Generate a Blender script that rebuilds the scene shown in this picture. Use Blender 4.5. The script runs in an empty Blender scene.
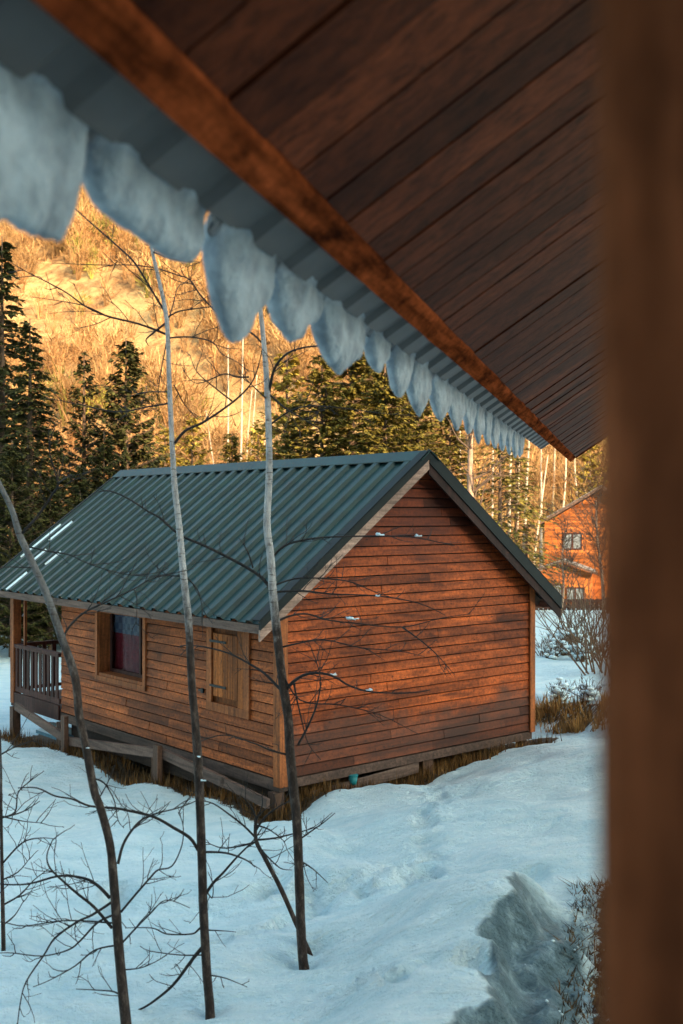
import bpy, math, random
import numpy as np
from mathutils import Vector, Matrix, noise

R = math.radians
rnd = random.Random(7)
SC = bpy.context.scene
COL = SC.collection

# ------------------------------------------------------------------ camera
cam_d = bpy.data.cameras.new('camera'); cam = bpy.data.objects.new('camera', cam_d)
COL.objects.link(cam); SC.camera = cam
cam.location = (0, 0, 0); cam.rotation_euler = (R(90), 0, 0)
cam_d.sensor_fit = 'VERTICAL'; cam_d.sensor_height = 36; cam_d.sensor_width = 24
FPX = 1079.0
cam_d.lens = FPX / 1024 * 36
cam_d.shift_y = 3 / 1024
cam_d.clip_start = .05; cam_d.clip_end = 2000
cam_d.dof.use_dof = True; cam_d.dof.focus_distance = 15.5; cam_d.dof.aperture_fstop = 2.4

# ------------------------------------------------------------------ world and sun
SUN_EL, SUN_AZ = 22.0, -35.0        # light travels towards +Y, turned 35 degrees to -X
W = bpy.data.worlds.new('World'); SC.world = W; W.use_nodes = True
wn = W.node_tree.nodes; wl = W.node_tree.links
sky = wn.new('ShaderNodeTexSky'); sky.sky_type = 'NISHITA'; sky.sun_disc = False
sky.sun_elevation = R(SUN_EL); sky.sun_rotation = R(180 + SUN_AZ)
sky.air_density = .8; sky.dust_density = 2.0; sky.ozone_density = .5
skm = wn.new('ShaderNodeMix'); skm.data_type = 'RGBA'; skm.blend_type = 'MULTIPLY'; skm.inputs[0].default_value = 1
wl.new(sky.outputs[0], skm.inputs[6]); skm.inputs[7].default_value = (1.02, 1.10, .86, 1)   # tint laid over the sky colour: less violet
wl.new(skm.outputs[2], wn['Background'].inputs[0]); wn['Background'].inputs[1].default_value = .15
sd = bpy.data.lights.new('sun', 'SUN'); sun = bpy.data.objects.new('sun', sd); COL.objects.link(sun)
sd.energy = 2.0; sd.angle = R(.5); sd.color = (1.0, .73, .45)
ce = math.cos(R(SUN_EL))
ldir = Vector((math.sin(R(SUN_AZ)) * ce, math.cos(R(SUN_AZ)) * ce, -math.sin(R(SUN_EL))))
sun.rotation_euler = ldir.to_track_quat('-Z', 'Y').to_euler()
sun.location = (-40, -60, 80)
SC.view_settings.view_transform = 'Standard'; SC.view_settings.look = 'None'
SC.view_settings.gamma = 1; SC.view_settings.exposure = 2.4

# ------------------------------------------------------------------ helpers
def px(x, y, Y):
    return Vector(((x - 341.5) / FPX * Y, Y, (515 - y) / FPX * Y))

class MB:
    def __init__(s): s.v = []; s.f = []; s.c = []
    def add(s, vs, fs, col=1.0):
        o = len(s.v); s.v += [tuple(p) for p in vs]; s.f += [tuple(i + o for i in f) for f in fs]
        s.c += [col] * len(vs)
    def box(s, x0, x1, y0, y1, z0, z1, col=1.0, M=None):
        vs = [Vector((x, y, z)) for z in (z0, z1) for y in (y0, y1) for x in (x0, x1)]
        if M: vs = [M @ p for p in vs]
        s.add(vs, [(0, 2, 3, 1), (4, 5, 7, 6), (0, 1, 5, 4), (1, 3, 7, 5), (3, 2, 6, 7), (2, 0, 4, 6)], col)
    def beam(s, a, b, w, h, col=1.0, up=Vector((0, 0, 1))):
        a = Vector(a); b = Vector(b); d = (b - a).normalized(); r = d.cross(up).normalized(); u = r.cross(d)
        vs = [p + r * i * w / 2 + u * j * h / 2 for p in (a, b) for j in (-1, 1) for i in (-1, 1)]
        s.add(vs, [(0, 1, 3, 2), (4, 6, 7, 5), (0, 4, 5, 1), (1, 5, 7, 3), (3, 7, 6, 2), (2, 6, 4, 0)], col)
    def tube(s, pts, rad, n=6, col=1.0, cap=True):
        pts = [Vector(p) for p in pts]; m = len(pts); vs = []
        ref = Vector((.3, .9, .2)).normalized()
        for i, p in enumerate(pts):
            d = (pts[min(i + 1, m - 1)] - pts[max(i - 1, 0)])
            if d.length < 1e-9: d = Vector((0, 0, 1))
            d.normalize(); a = d.cross(ref)
            if a.length < 1e-3: a = d.cross(Vector((1, 0, 0)))
            a.normalize(); b = d.cross(a)
            for k in range(n):
                t = 2 * math.pi * k / n
                vs.append(p + (a * math.cos(t) + b * math.sin(t)) * rad[i])
        fs = []
        for i in range(m - 1):
            for k in range(n):
                k2 = (k + 1) % n
                fs.append((i * n + k, i * n + k2, (i + 1) * n + k2, (i + 1) * n + k))
        if cap and n > 3: fs += [tuple(reversed(range(n))), tuple((m - 1) * n + k for k in range(n))]
        s.add(vs, fs, col)
    def mesh(s, name, smooth=False):
        me = bpy.data.meshes.new(name); me.from_pydata(s.v, [], s.f)
        at = me.attributes.new('tint', 'FLOAT', 'POINT'); at.data.foreach_set('value', s.c)
        if smooth: me.shade_smooth()
        me.update(); return me
    def build(s, name, mat, parent=None, smooth=False):
        o = bpy.data.objects.new(name, s.mesh(name, smooth)); o.data.materials.append(mat)
        COL.objects.link(o)
        if parent: o.parent = parent
        return o

def tag(o, label=None, cat=None, group=None, kind=None):
    if label: o['label'] = label
    if cat: o['category'] = cat
    if group: o['group'] = group
    if kind: o['kind'] = kind
    return o
def empty(name, loc, rz=0, label=None, cat=None, group=None):
    o = bpy.data.objects.new(name, None); COL.objects.link(o); o.location = loc; o.rotation_euler = (0, 0, rz)
    o.empty_display_size = .3
    return tag(o, label, cat, group)
def npmesh(name, V, F, mat, tint=None, smooth=False):
    me = bpy.data.meshes.new(name); k = F.shape[1]
    me.vertices.add(len(V)); me.vertices.foreach_set('co', V.astype(np.float32).ravel())
    me.loops.add(F.size); me.loops.foreach_set('vertex_index', F.astype(np.int32).ravel())
    me.polygons.add(len(F)); me.polygons.foreach_set('loop_start', np.arange(0, F.size, k, dtype=np.int32))
    me.update(calc_edges=True)
    if tint is not None:
        at = me.attributes.new('tint', 'FLOAT', 'POINT'); at.data.foreach_set('value', tint.astype(np.float32))
    if smooth: me.shade_smooth()
    me.materials.append(mat)
    o = bpy.data.objects.new(name, me); COL.objects.link(o); return o

# ------------------------------------------------------------------ materials
class NT:
    def __init__(s, name, rough=.7, spec=.3):
        s.m = bpy.data.materials.new(name); s.m.use_nodes = True; s.t = s.m.node_tree
        s.b = s.t.nodes['Principled BSDF']; s.b.inputs['Roughness'].default_value = rough
        s.b.inputs['Specular IOR Level'].default_value = spec
    def n(s, t, **k):
        x = s.t.nodes.new(t)
        for a, b in k.items(): setattr(x, a, b)
        return x
    def l(s, a, b): s.t.links.new(a, b)
    def co(s, scale=(1, 1, 1), kind='Object'):
        tc = s.n('ShaderNodeTexCoord'); mp = s.n('ShaderNodeMapping'); mp.inputs['Scale'].default_value = scale
        s.l(tc.outputs[kind], mp.inputs[0]); return mp.outputs[0]
    def noise(s, vec, scale, detail=4, rough=.6, dist=0):
        x = s.n('ShaderNodeTexNoise'); x.inputs['Scale'].default_value = scale; x.inputs['Detail'].default_value = detail
        x.inputs['Roughness'].default_value = rough; x.inputs['Distortion'].default_value = dist
        s.l(vec, x.inputs['Vector']); return x.outputs[0]
    def ramp(s, fac, stops):
        x = s.n('ShaderNodeValToRGB'); e = x.color_ramp.elements
        while len(e) < len(stops): e.new(.5)
        for i, (p, c) in enumerate(stops):
            e[i].position = p; e[i].color = (c[0], c[1], c[2], 1) if not isinstance(c, (int, float)) else (c, c, c, 1)
        s.l(fac, x.inputs[0]); return x.outputs[0]
    def mix(s, fac, a, b, mode='MIX'):
        x = s.n('ShaderNodeMix', data_type='RGBA', blend_type=mode)
        for i, v in ((0, fac), (6, a), (7, b)):
            if isinstance(v, (int, float)): x.inputs[i].default_value = v if i == 0 else (v, v, v, 1)
            elif isinstance(v, tuple): x.inputs[i].default_value = (*v, 1)
            else: s.l(v, x.inputs[i])
        return x.outputs[2]
    def math(s, op, a, b=0):
        x = s.n('ShaderNodeMath', operation=op)
        for i, v in ((0, a), (1, b)):
            if isinstance(v, (int, float)): x.inputs[i].default_value = v
            else: s.l(v, x.inputs[i])
        return x.outputs[0]
    def attr(s, name='tint'):
        x = s.n('ShaderNodeAttribute', attribute_name=name); return x.outputs['Fac']
    def bump(s, h, strength=.5, dist=.02):
        x = s.n('ShaderNodeBump'); x.inputs['Strength'].default_value = strength; x.inputs['Distance'].default_value = dist
        s.l(h, x.inputs['Height']); s.l(x.outputs[0], s.b.inputs['Normal'])
    def out(s, c):
        if isinstance(c, tuple): s.b.inputs['Base Color'].default_value = (*c, 1)
        else: s.l(c, s.b.inputs['Base Color'])
        return s.m

def wood(name, base, axis=0, grain=14, stain=.55, dark=(.05, .025, .015), rough=.65, zfx=False, knots=True, st_scale=.9, mott=.45, spec=.2):
    t = NT(name, rough, spec)
    sc = [grain] * 3; sc[axis] = grain * .07
    v = t.co(tuple(sc))
    g = t.noise(v, 1.0, 6, .65, .6)
    b = tuple(base)
    c = t.ramp(g, [(.30, tuple(x * .30 for x in b)), (.5, b), (.70, tuple(min(1, x * 1.55) for x in b))])
    s2 = [1.6] * 3; s2[axis] = .5
    st = t.noise(t.co(tuple(s2)), st_scale, 5, .65)
    sm = t.ramp(st, [(.42, 0.0), (.68, 1.0)])
    c = t.mix(t.math('MULTIPLY', sm, stain), c, dark)
    mo = t.noise(t.co((22, 22, 22)), 1.0, 4, .7); c = t.mix(t.ramp(mo, [(.40, .0), (.66, mott)]), c, dark)
    if knots:
        sk = [9.0] * 3; sk[axis] = 5.0
        vo = t.n('ShaderNodeTexVoronoi'); vo.inputs['Scale'].default_value = 1.0; t.l(t.co(tuple(sk)), vo.inputs['Vector'])
        k = t.ramp(vo.outputs['Distance'], [(.06, 1.0), (.16, 0.0)])
        c = t.mix(t.math('MULTIPLY', k, .75), c, dark)
    if zfx:   # weathered foot of the boards and darker red towards the gable top
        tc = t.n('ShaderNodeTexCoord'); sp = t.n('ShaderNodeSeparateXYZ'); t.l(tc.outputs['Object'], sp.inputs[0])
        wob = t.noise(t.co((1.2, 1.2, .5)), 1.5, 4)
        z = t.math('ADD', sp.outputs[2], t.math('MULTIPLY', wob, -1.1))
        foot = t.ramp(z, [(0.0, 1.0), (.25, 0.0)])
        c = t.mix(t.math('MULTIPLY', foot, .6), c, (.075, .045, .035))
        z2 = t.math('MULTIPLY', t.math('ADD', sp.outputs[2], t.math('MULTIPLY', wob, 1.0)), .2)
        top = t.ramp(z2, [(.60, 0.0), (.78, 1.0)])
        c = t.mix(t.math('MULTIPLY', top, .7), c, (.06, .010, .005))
    c = t.mix(1.0, c, t.attr(), 'MULTIPLY')
    t.bump(g, .5, .004)
    return t.out(c)

def plain(name, col, rough=.6, var=.3, scale=8, spec=.3, bump=.3, metal=0):
    t = NT(name, rough, spec); n = t.noise(t.co(), scale, 5)
    c = t.ramp(n, [(.3, tuple(x * (1 - var) for x in col)), (.7, tuple(min(1, x * (1 + var)) for x in col))])
    t.b.inputs['Metallic'].default_value = metal
    if bump: t.bump(n, bump, .01)
    return t.out(c)

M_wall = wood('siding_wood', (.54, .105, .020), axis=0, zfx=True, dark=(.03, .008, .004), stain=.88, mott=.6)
M_wall_long = wood('siding_wood_long', (.52, .125, .030), axis=1, dark=(.04, .012, .006), stain=.7, mott=.6)
M_trimw = wood('trim_wood', (.42, .12, .035), axis=2, stain=.35, knots=False)
M_grey = wood('weathered_wood', (.19, .11, .08), axis=1, dark=(.06, .04, .035), stain=.6, grain=18, knots=False)
M_greyx = wood('weathered_wood_cross', (.30, .185, .14), axis=0, dark=(.07, .045, .035), stain=.6, grain=18, knots=False)
M_greyz = wood('weathered_wood_upright', (.17, .09, .06), axis=2, dark=(.05, .03, .02), stain=.5, grain=18, knots=False)
M_rail = wood('railing_wood', (.10, .038, .028), axis=2, dark=(.03, .015, .012), stain=.5, knots=False)
M_shut = wood('shutter_wood', (.45, .12, .022), axis=2, dark=(.06, .018, .008), stain=.4)
M_dark = plain('dark_void', (.02, .014, .01), .9, .4)
M_green = plain('green_sheet_metal', (.007, .028, .025), .48, .4, 2.5, .3, .05)
M_trim = plain('dark_trim_metal', (.007, .009, .009), .6, .3, 6, .25, .1)
M_nearmetal = plain('near_sheet_underside', (.088, .082, .080), .5, .2, 3, .4, .05)
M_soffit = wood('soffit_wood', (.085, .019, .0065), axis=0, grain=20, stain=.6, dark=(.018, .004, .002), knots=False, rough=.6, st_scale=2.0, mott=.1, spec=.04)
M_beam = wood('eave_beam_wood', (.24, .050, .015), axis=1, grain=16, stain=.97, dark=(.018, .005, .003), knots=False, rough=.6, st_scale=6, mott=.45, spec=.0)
M_post = wood('porch_post_wood', (.24, .075, .032), axis=2, grain=34, stain=.85, dark=(.035, .012, .007), st_scale=9, mott=.2, spec=.0)
M_orange = wood('orange_house_wood', (.48, .150, .036), axis=0, grain=3, stain=.25, dark=(.28, .07, .02), knots=False)
M_iron = plain('black_iron', (.02, .02, .02), .5, .2)
M_white = plain('mottled_grey_pane', (.20, .22, .24), .25, .6, 4)  # flat mottled grey, no glass modelled
M_teal = plain('teal_plastic', (.02, .22, .24), .4, .2)
M_bluewood = plain('blue_painted_board', (.10, .22, .28), .6, .3, 5)

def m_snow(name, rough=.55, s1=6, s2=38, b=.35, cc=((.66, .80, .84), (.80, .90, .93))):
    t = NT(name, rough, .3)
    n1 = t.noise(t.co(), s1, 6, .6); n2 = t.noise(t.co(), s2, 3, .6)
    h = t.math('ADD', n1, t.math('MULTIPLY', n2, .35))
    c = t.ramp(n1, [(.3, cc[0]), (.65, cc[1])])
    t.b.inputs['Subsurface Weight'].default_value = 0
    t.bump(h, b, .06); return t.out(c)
M_snow = m_snow('clean_snow')
M_oldsnow = m_snow('old_roof_snow', .7, 3, 20, .3, ((.16, .15, .15), (.30, .29, .29)))
M_snowlump = m_snow('shaded_hanging_snow', .6, 9, 45, .6, ((.16, .19, .22), (.40, .45, .49)))  # snow darkened to slate: shade on the lumps put into the colour

# snow ground with bare soil and painted-on heap shade where the masks say so
t = NT('snow_ground_surface', .55, .3)
n1 = t.noise(t.co((.6, 1.5, 1)), 2.6, 8, .66, .3); n2 = t.noise(t.co(), 22, 4, .6); n3 = t.noise(t.co((1, 2.2, 1)), 8, 6, .6, .4)
snowc = t.ramp(n1, [(.36, (.64, .82, .86)), (.62, (.84, .95, .96))])
soiln = t.noise(t.co(), 14, 6, .7)
soilc = t.ramp(soiln, [(.3, (.022, .014, .008)), (.6, (.10, .055, .022)), (.8, (.20, .12, .05))])
shade_n = t.noise(t.co((1, 1, 1)), 4.5, 6, .62, .2)
shadec = t.ramp(shade_n, [(.30, (.08, .13, .15)), (.54, (.17, .25, .28)), (.74, (.44, .56, .60))])  # dark tones paint the shaded side of the heap and its trough
sf = t.ramp(t.math('ADD', t.attr('soil'), t.math('MULTIPLY', t.math('SUBTRACT', n3, .5), .9)), [(.48, 0.0), (.54, 1.0)])
lf = t.ramp(t.math('ADD', t.attr('heap_shade'), t.math('MULTIPLY', t.math('SUBTRACT', shade_n, .5), 1.1)), [(.34, 0.0), (.80, 1.0)])
c = t.mix(lf, snowc, shadec); c = t.mix(sf, c, soilc)
h = t.math('ADD', t.math('ADD', n1, t.math('MULTIPLY', n3, .5)), t.math('MULTIPLY', n2, .4))
t.bump(h, .9, .22); M_ground = t.out(c)

t = NT('golden_hill_grass', .9, .1)
n1 = t.noise(t.co(), .07, 6, .6); n2 = t.noise(t.co((1, .6, 1)), .8, 7, .7)
c = t.ramp(t.math('ADD', t.math('MULTIPLY', n1, .5), t.math('MULTIPLY', n2, .5)),
           [(.38, (.15, .075, .035)), (.45, (.33, .17, .07)), (.53, (.49, .30, .13)), (.66, (.54, .335, .145))])
t.bump(n2, .9, .6); M_hill = t.out(c)
M_shade_ridge = plain('shade_ridge_surface', (.06, .055, .04), .9, .4, .05)

def leafy(name, a, b, rough=.7, trans=0, scale=.6):
    t = NT(name, rough, .15); n = t.noise(t.co((1, 1, 1)), scale, 4)
    c = t.ramp(n, [(.3, a), (.7, b)]); c = t.mix(1.0, c, t.attr(), 'MULTIPLY'); return t.out(c)
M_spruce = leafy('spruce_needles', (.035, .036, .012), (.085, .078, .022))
M_spruce_lit = leafy('lit_olive_needles', (.11, .088, .018), (.21, .16, .03))  # spruce needles lightened: sunlit look put into the colour
M_larch = leafy('yellow_conifer_needles', (.26, .19, .03), (.38, .27, .05))
M_barkd = plain('conifer_bark', (.12, .075, .05), .9, .4, 3)
M_barkp = plain('pale_far_bark', (.55, .43, .32), .8, .25, 2)
M_barkpink = plain('pinkish_bark', (.40, .25, .17), .85, .35, 3)
M_twig_gold = leafy('golden_bare_twigs', (.25, .11, .040), (.50, .285, .12), scale=.12)
M_twig_brown = leafy('brown_bare_twigs', (.09, .05, .03), (.17, .10, .06))
M_grass = leafy('dry_grass_blades', (.05, .026, .009), (.22, .105, .032), scale=2.2)

# young tree bark: brown foot, pale grey higher up with dark lenticels
t = NT('young_tree_bark', .75, .25)
tc = t.n('ShaderNodeTexCoord'); sp = t.n('ShaderNodeSeparateXYZ'); t.l(tc.outputs['Object'], sp.inputs[0])
nb = t.noise(t.co((24, 24, 10)), 1.0, 6, .75)
ln = t.noise(t.co((10, 10, 70)), 1.0, 3, .6)
dk = t.ramp(nb, [(.34, (.010, .006, .004)), (.52, (.045, .027, .020)), (.68, (.14, .10, .08))])
pl = t.ramp(nb, [(.3, (.22, .19, .18)), (.6, (.52, .48, .46))])
pl = t.mix(1.0, pl, t.attr(), 'MULTIPLY'); pl = t.mix(t.ramp(ln, [(.60, 0.0), (.66, .8)]), pl, (.07, .045, .035))
zz = t.math('ADD', sp.outputs[2], t.math('MULTIPLY', t.math('SUBTRACT', nb, .5), .9))
fz = t.ramp(t.math('MULTIPLY', zz, .2), [(.58, 0.0), (.70, 1.0)])
c = t.mix(fz, dk, pl); t.bump(nb, .9, .012); M_bark = t.out(c)
t = NT('twig_bark', .7, .3); c = t.ramp(t.noise(t.co(), 9, 4), [(.3, (.008, .006, .005)), (.7, (.035, .024, .019))]); M_twig = t.out(c)

# ------------------------------------------------------------------ terrain
PHI = math.atan(291 / 1079.0)              # our own eave runs 15 degrees right of the view
cph, sph = math.cos(PHI), math.sin(PHI)
GD = Vector((.764, .645, 0)).normalized(); LD = Vector((-GD.y, GD.x, 0))
C0 = Vector((-.85, 15.0, -3.68)); CROT = math.atan2(GD.y, GD.x)
def cabin_local(x, y):
    dx, dy = x - C0.x, y - C0.y
    return dx * GD.x + dy * GD.y, dx * LD.x + dy * LD.y

cp = [px(210, 1010, 8.4), px(305, 972, 9.2), px(135, 1055, 7.9), px(280, 803, 14.9), px(160, 787, 17.0), px(90, 757, 19.0),
      px(0, 737, 22), px(400, 782, 16.2), px(530, 744, 18.3), px(600, 742, 17), px(600, 880, 10.5), px(0, 900, 11), px(0, 1024, 8),
      px(0, 780, 17), px(400, 870, 11.5), Vector((4.2, 20.5, -4.12)), Vector((5.6, 22.5, -4.15)), px(570, 662, 27) + Vector((0, 0, -.55)),
      px(570, 612, 45) + Vector((0, 0, -.55)), Vector((-8, 30, -4.8)), Vector((0, 30, -4.3)), Vector((-20, 45, -4.6)), Vector((14, 62, -5.6)),
      Vector((-60, 60, -6)), Vector((60, 70, -5.5)), Vector((60, 0, -3.4)), Vector((-60, 0, -5)), Vector((0, -60, -3.5)), Vector((0, 0, -3.6)),
      Vector((6, 6, -3.5)), Vector((-25, 18, -5)), Vector((-60, -60, -4)), Vector((60, -60, -3)), Vector((0, 75, -5.5))]
P = np.array([[p.x, p.y] for p in cp]); Z = np.array([p.z for p in cp])
def tps(r): return np.where(r > 1e-9, r * r * np.log(np.maximum(r, 1e-9)), 0)
K = tps(np.linalg.norm(P[:, None] - P[None], axis=2)) + np.eye(len(P)) * .02
Pm = np.c_[np.ones(len(P)), P]; A = np.block([[K, Pm], [Pm.T, np.zeros((3, 3))]])
wts = np.linalg.solve(A, np.r_[Z, 0, 0, 0])
def ss(a, b, x): u = np.clip((x - a) / (b - a), 0, 1); return u * u * (3 - 2 * u)
_rs = np.random.RandomState(3)
_waves = [(_rs.uniform(-1, 1, 2) / np.float64(l) * 6.28, _rs.uniform(0, 6.28), l) for l in (3.5, 2.6, 1.9, 1.4, 1.0, .75, .55, .42, .33, .27) for _ in range(3)]
_foot = []
for (a0, b0, n) in ((px(255, 885, 11.2), px(520, 868, 10.6), 17), (px(225, 930, 9.8), px(420, 850, 12.0), 14), (px(420, 905, 10.3), px(440, 800, 15.0), 12),
                    (px(30, 950, 9.5), px(130, 880, 11.4), 9), (px(330, 995, 8.2), px(470, 960, 8.2), 8)):
    for i in range(n):
        q = a0.lerp(b0, i / (n - 1.0)); _foot.append((q.x + _rs.uniform(-.14, .14), q.y + _rs.uniform(-.2, .2), _rs.uniform(.10, .17), _rs.uniform(.5, 1)))
HOLL = [(px(a, 900, b).x, b) for a, b in ((128, 8.0), (210, 8.4), (305, 9.2), (315, 9.5), (4, 9.6))]
def ground(x, y):
    x = np.asarray(x, float); y = np.asarray(y, float)
    r = np.sqrt((x[..., None] - P[:, 0]) ** 2 + (y[..., None] - P[:, 1]) ** 2)
    z = (tps(r) * wts[:len(P)]).sum(-1) + wts[-3] + wts[-2] * x + wts[-1] * y
    # terrace beyond the bank to the right of the cabin
    d = (x - 3.69) * .935 + (y - 20.8) * .354
    z = z + .55 * ss(0, .75, d + .1 * np.sin(y * 3.1))
    # heap under our own eave where the roof snow slides off
    a = y * sph - x * cph; s = x * sph + y * cph
    wob = .09 * np.sin(s * 3.1) + .07 * np.sin(s * 7.3 + 1) + .04 * np.sin(s * 17)
    cr = 1.08 + wob * .8; left = np.exp(-(np.maximum(a - cr, 0) / 1.25) ** 2) * ss(10.8, 9.1, s) * (a > cr)
    right = np.exp(-((cr - a) / .27) ** 2) * ss(10.8, 9.1, s) * (a <= cr)
    hump = .26 * np.exp(-((a - .62 - wob) / .16) ** 2) * ss(9.8, 9.0, s)
    z = z + .62 * (left + right) + hump
    # soft drifts and footprints
    am = np.clip(1.2 - np.abs(y - 12) / 30, .15, 1)
    for k, ph, l in _waves: z = z + am * .012 * l ** .8 * np.sin(x * k[0] + y * k[1] * 1.5 + ph)
    for fx, fy, fr, fd in _foot:
        q = ((x - fx) ** 2 + (y - fy) ** 2 * .6) / fr ** 2
        z = z - .15 * fd * np.exp(-q * q) + .025 * fd * np.exp(-(q - 2.2) ** 2)
    for hx_, hy_ in HOLL: q = ((x - hx_) ** 2 + (y - hy_) ** 2); z = z - .11 * np.exp(-q / .13 ** 2) - .03 * np.exp(-q / .4 ** 2)
    cx, cy = (x - C0.x) * GD.x + (y - C0.y) * GD.y, (x - C0.x) * LD.x + (y - C0.y) * LD.y
    dd = np.hypot(np.maximum(np.maximum(-cx, cx - 5.34), 0), np.maximum(np.maximum(-cy, cy - 9), 0))
    return z - .07 * ss(.5, .2, dd)
def gz(x, y): return float(ground(np.array([x]), np.array([y]))[0])
def axis(lo, hi, f0, f1, fine):
    out = [f0 + i * fine for i in range(int((f1 - f0) / fine) + 1)]
    st = fine; v = out[-1]
    while v < hi: st *= 1.12; v += st; out.append(min(v, hi))
    st = fine; v = out[0]
    while v > lo: st *= 1.12; v -= st; out.insert(0, max(v, lo))
    return np.array(out)
gx = axis(-75, 75, -8, 6.2, .07); gy = axis(-70, 80, 5.5, 21.5, .07)
GX, GY = np.meshgrid(gx, gy); GZ = np.concatenate([ground(GX[i:i + 20], GY[i:i + 20]) for i in range(0, len(gy), 20)])
# rough surface on the painted shade area and heap edge
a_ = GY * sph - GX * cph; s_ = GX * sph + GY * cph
_w = .8 * (.09 * np.sin(s_ * 3.1) + .07 * np.sin(s_ * 7.3 + 1) + .04 * np.sin(s_ * 17)); shade_m = ss(1.13, 1.0, a_ - _w) * ss(.30, .45, a_) * ss(10.2, 9.3, s_) * ss(5, 6, s_)
nz = np.zeros_like(GZ)
idx = np.argwhere(shade_m > .02)
for i, j in idx: nz[i, j] = noise.fractal(Vector((GX[i, j] * 5, GY[i, j] * 5, 0)), 1, 2, 5)
GZ = GZ + nz * .05 * shade_m
lx = (GX - C0.x) * GD.x + (GY - C0.y) * GD.y; ly = (GX - C0.x) * LD.x + (GY - C0.y) * LD.y
dxl = np.maximum(-lx, lx - 5.34); dyl = np.maximum(-ly, ly - 9)
wl_ = np.where(dyl > dxl, .36, .52)
soil = ss(wl_ + .18, wl_ - .22, np.hypot(np.maximum(dxl, 0), np.maximum(dyl, 0)))
dB = (GX - 3.69) * .935 + (GY - 20.8) * .354
bank = ss(.02, .2, dB) * ss(.80, .55, dB) * ss(17.3, 18.2, GY) * ss(22.0, 21.3, GY)
bush = ss(.42, .2, a_) * ss(-1.6, -1.2, a_) * ss(11.2, 10.2, s_)
soil = np.maximum(np.maximum(soil, bank * .58), bush * .8)
nxg, nyg = len(gx), len(gy)
V = np.c_[GX.ravel(), GY.ravel(), GZ.ravel()]
ii = (np.arange(nyg - 1)[:, None] * nxg + np.arange(nxg - 1)[None]).ravel()
F = np.c_[ii, ii + 1, ii + nxg + 1, ii + nxg]
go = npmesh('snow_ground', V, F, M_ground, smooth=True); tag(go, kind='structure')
for nm, arr in (('soil', soil), ('heap_shade', shade_m)):
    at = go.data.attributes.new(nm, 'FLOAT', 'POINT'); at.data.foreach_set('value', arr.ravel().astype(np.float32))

def hill_z(x, y):
    foot = 64 + 16 * ss(2, 14, x); d = y - foot
    z = -6.2 + .56 * np.maximum(d, 0) + np.minimum(d, 0) * .3
    z = z + 2.2 * np.sin(x * .06 + 1) * ss(0, 40, d) + 1.2 * np.sin(x * .11 + y * .07) * ss(0, 30, d) + .5 * np.sin(x * .31 + y * .22)
    return z
hx = np.linspace(-190, 190, 120); hy = np.linspace(52, 330, 110); HX, HY = np.meshgrid(hx, hy); HZ = hill_z(HX, HY)
ii = (np.arange(109)[:, None] * 120 + np.arange(119)[None]).ravel()
tag(npmesh('hillside', np.c_[HX.ravel(), HY.ravel(), HZ.ravel()], np.c_[ii, ii + 1, ii + 121, ii + 120], M_hill, smooth=True), kind='structure')
# unseen ridge added behind the viewer, crest shaped to shade the valley floor
mx = np.linspace(-420, 420, 90); V = []; F = []
for i, x in enumerate(mx):
    hgt = 57 + 15 * float(ss(72, 64, x)) + 1.2 * math.sin(x * .21) + .8 * math.sin(x * .53)
    for (yy, zz) in ((-55, -6), (-62, hgt * .45), (-70, hgt), (-110, hgt + 6), (-170, -6)): V.append((x, yy, zz))
for i in range(89):
    for k in range(4): a = i * 5 + k; F.append((a, a + 5, a + 6, a + 1))
tag(npmesh('shade_ridge', np.array(V, float), np.array(F), M_shade_ridge), kind='structure')

# ------------------------------------------------------------------ log-clad cabin
RZ, EZ, OV, YF, YB = 4.6, 2.21, .5, -.26, 9.44
SL = (RZ - EZ) / (2.67 + OV)
def roofz(x): return RZ - SL * abs(x - 2.67)
cab = empty('cabin', C0, CROT, 'red-brown plank cabin with green ribbed metal roof standing on the snow', 'cabin')
PITCH = .146; NB = 18
wa = (3.64, 5.38, .86, 2.02); wb = (.69, 1.786, .87, 2.01)   # openings s0,s1,z0,z1
m = MB(); md = MB()
k = 0; z = 0
while z < 2.56:
    z1 = min(z + PITCH, 2.58)
    spans = [(0.0, 6.77)]
    for (s0, s1, q0, q1) in (wa, wb):
        if z1 > q0 + .02 and z < q1 - .02:
            ns = []
            for (u0, u1) in spans:
                if s0 > u0 and s1 < u1: ns += [(u0, s0), (s1, u1)]
                else: ns.append((u0, u1))
            spans = ns
    for (u0, u1) in spans:
        cuts = [u0]
        while True:
            c_ = cuts[-1] + rnd.uniform(1.1, 2.8)
            if c_ > u1 - .4: break
            cuts.append(c_)
        cuts.append(u1)
        for q0, q1 in zip(cuts, cuts[1:]):
            x_ = rnd.uniform(-.006, .006)
            vs = [Vector((x_ - .030, q0 + .002, z + .010)), Vector((x_ - .030, q1 - .002, z + .010)), Vector((x_ - .010, q1 - .002, z1 - .008)), Vector((x_ - .010, q0 + .002, z1 - .008)),
                  Vector((.03, q0 + .002, z + .004)), Vector((.03, q1 - .002, z + .004)), Vector((.03, q1 - .002, z1 - .008)), Vector((.03, q0 + .002, z1 - .008))]
            m.add(vs, [(0, 1, 2, 3), (4, 7, 6, 5), (0, 4, 5, 1), (3, 2, 6, 7), (0, 3, 7, 4), (1, 5, 6, 2)], rnd.choice([.6, .78, .88, .94, 1, 1, 1.06, 1.12, 1.2]))
    z = z1
m.build('long_wall', M_wall_long, cab)
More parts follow.
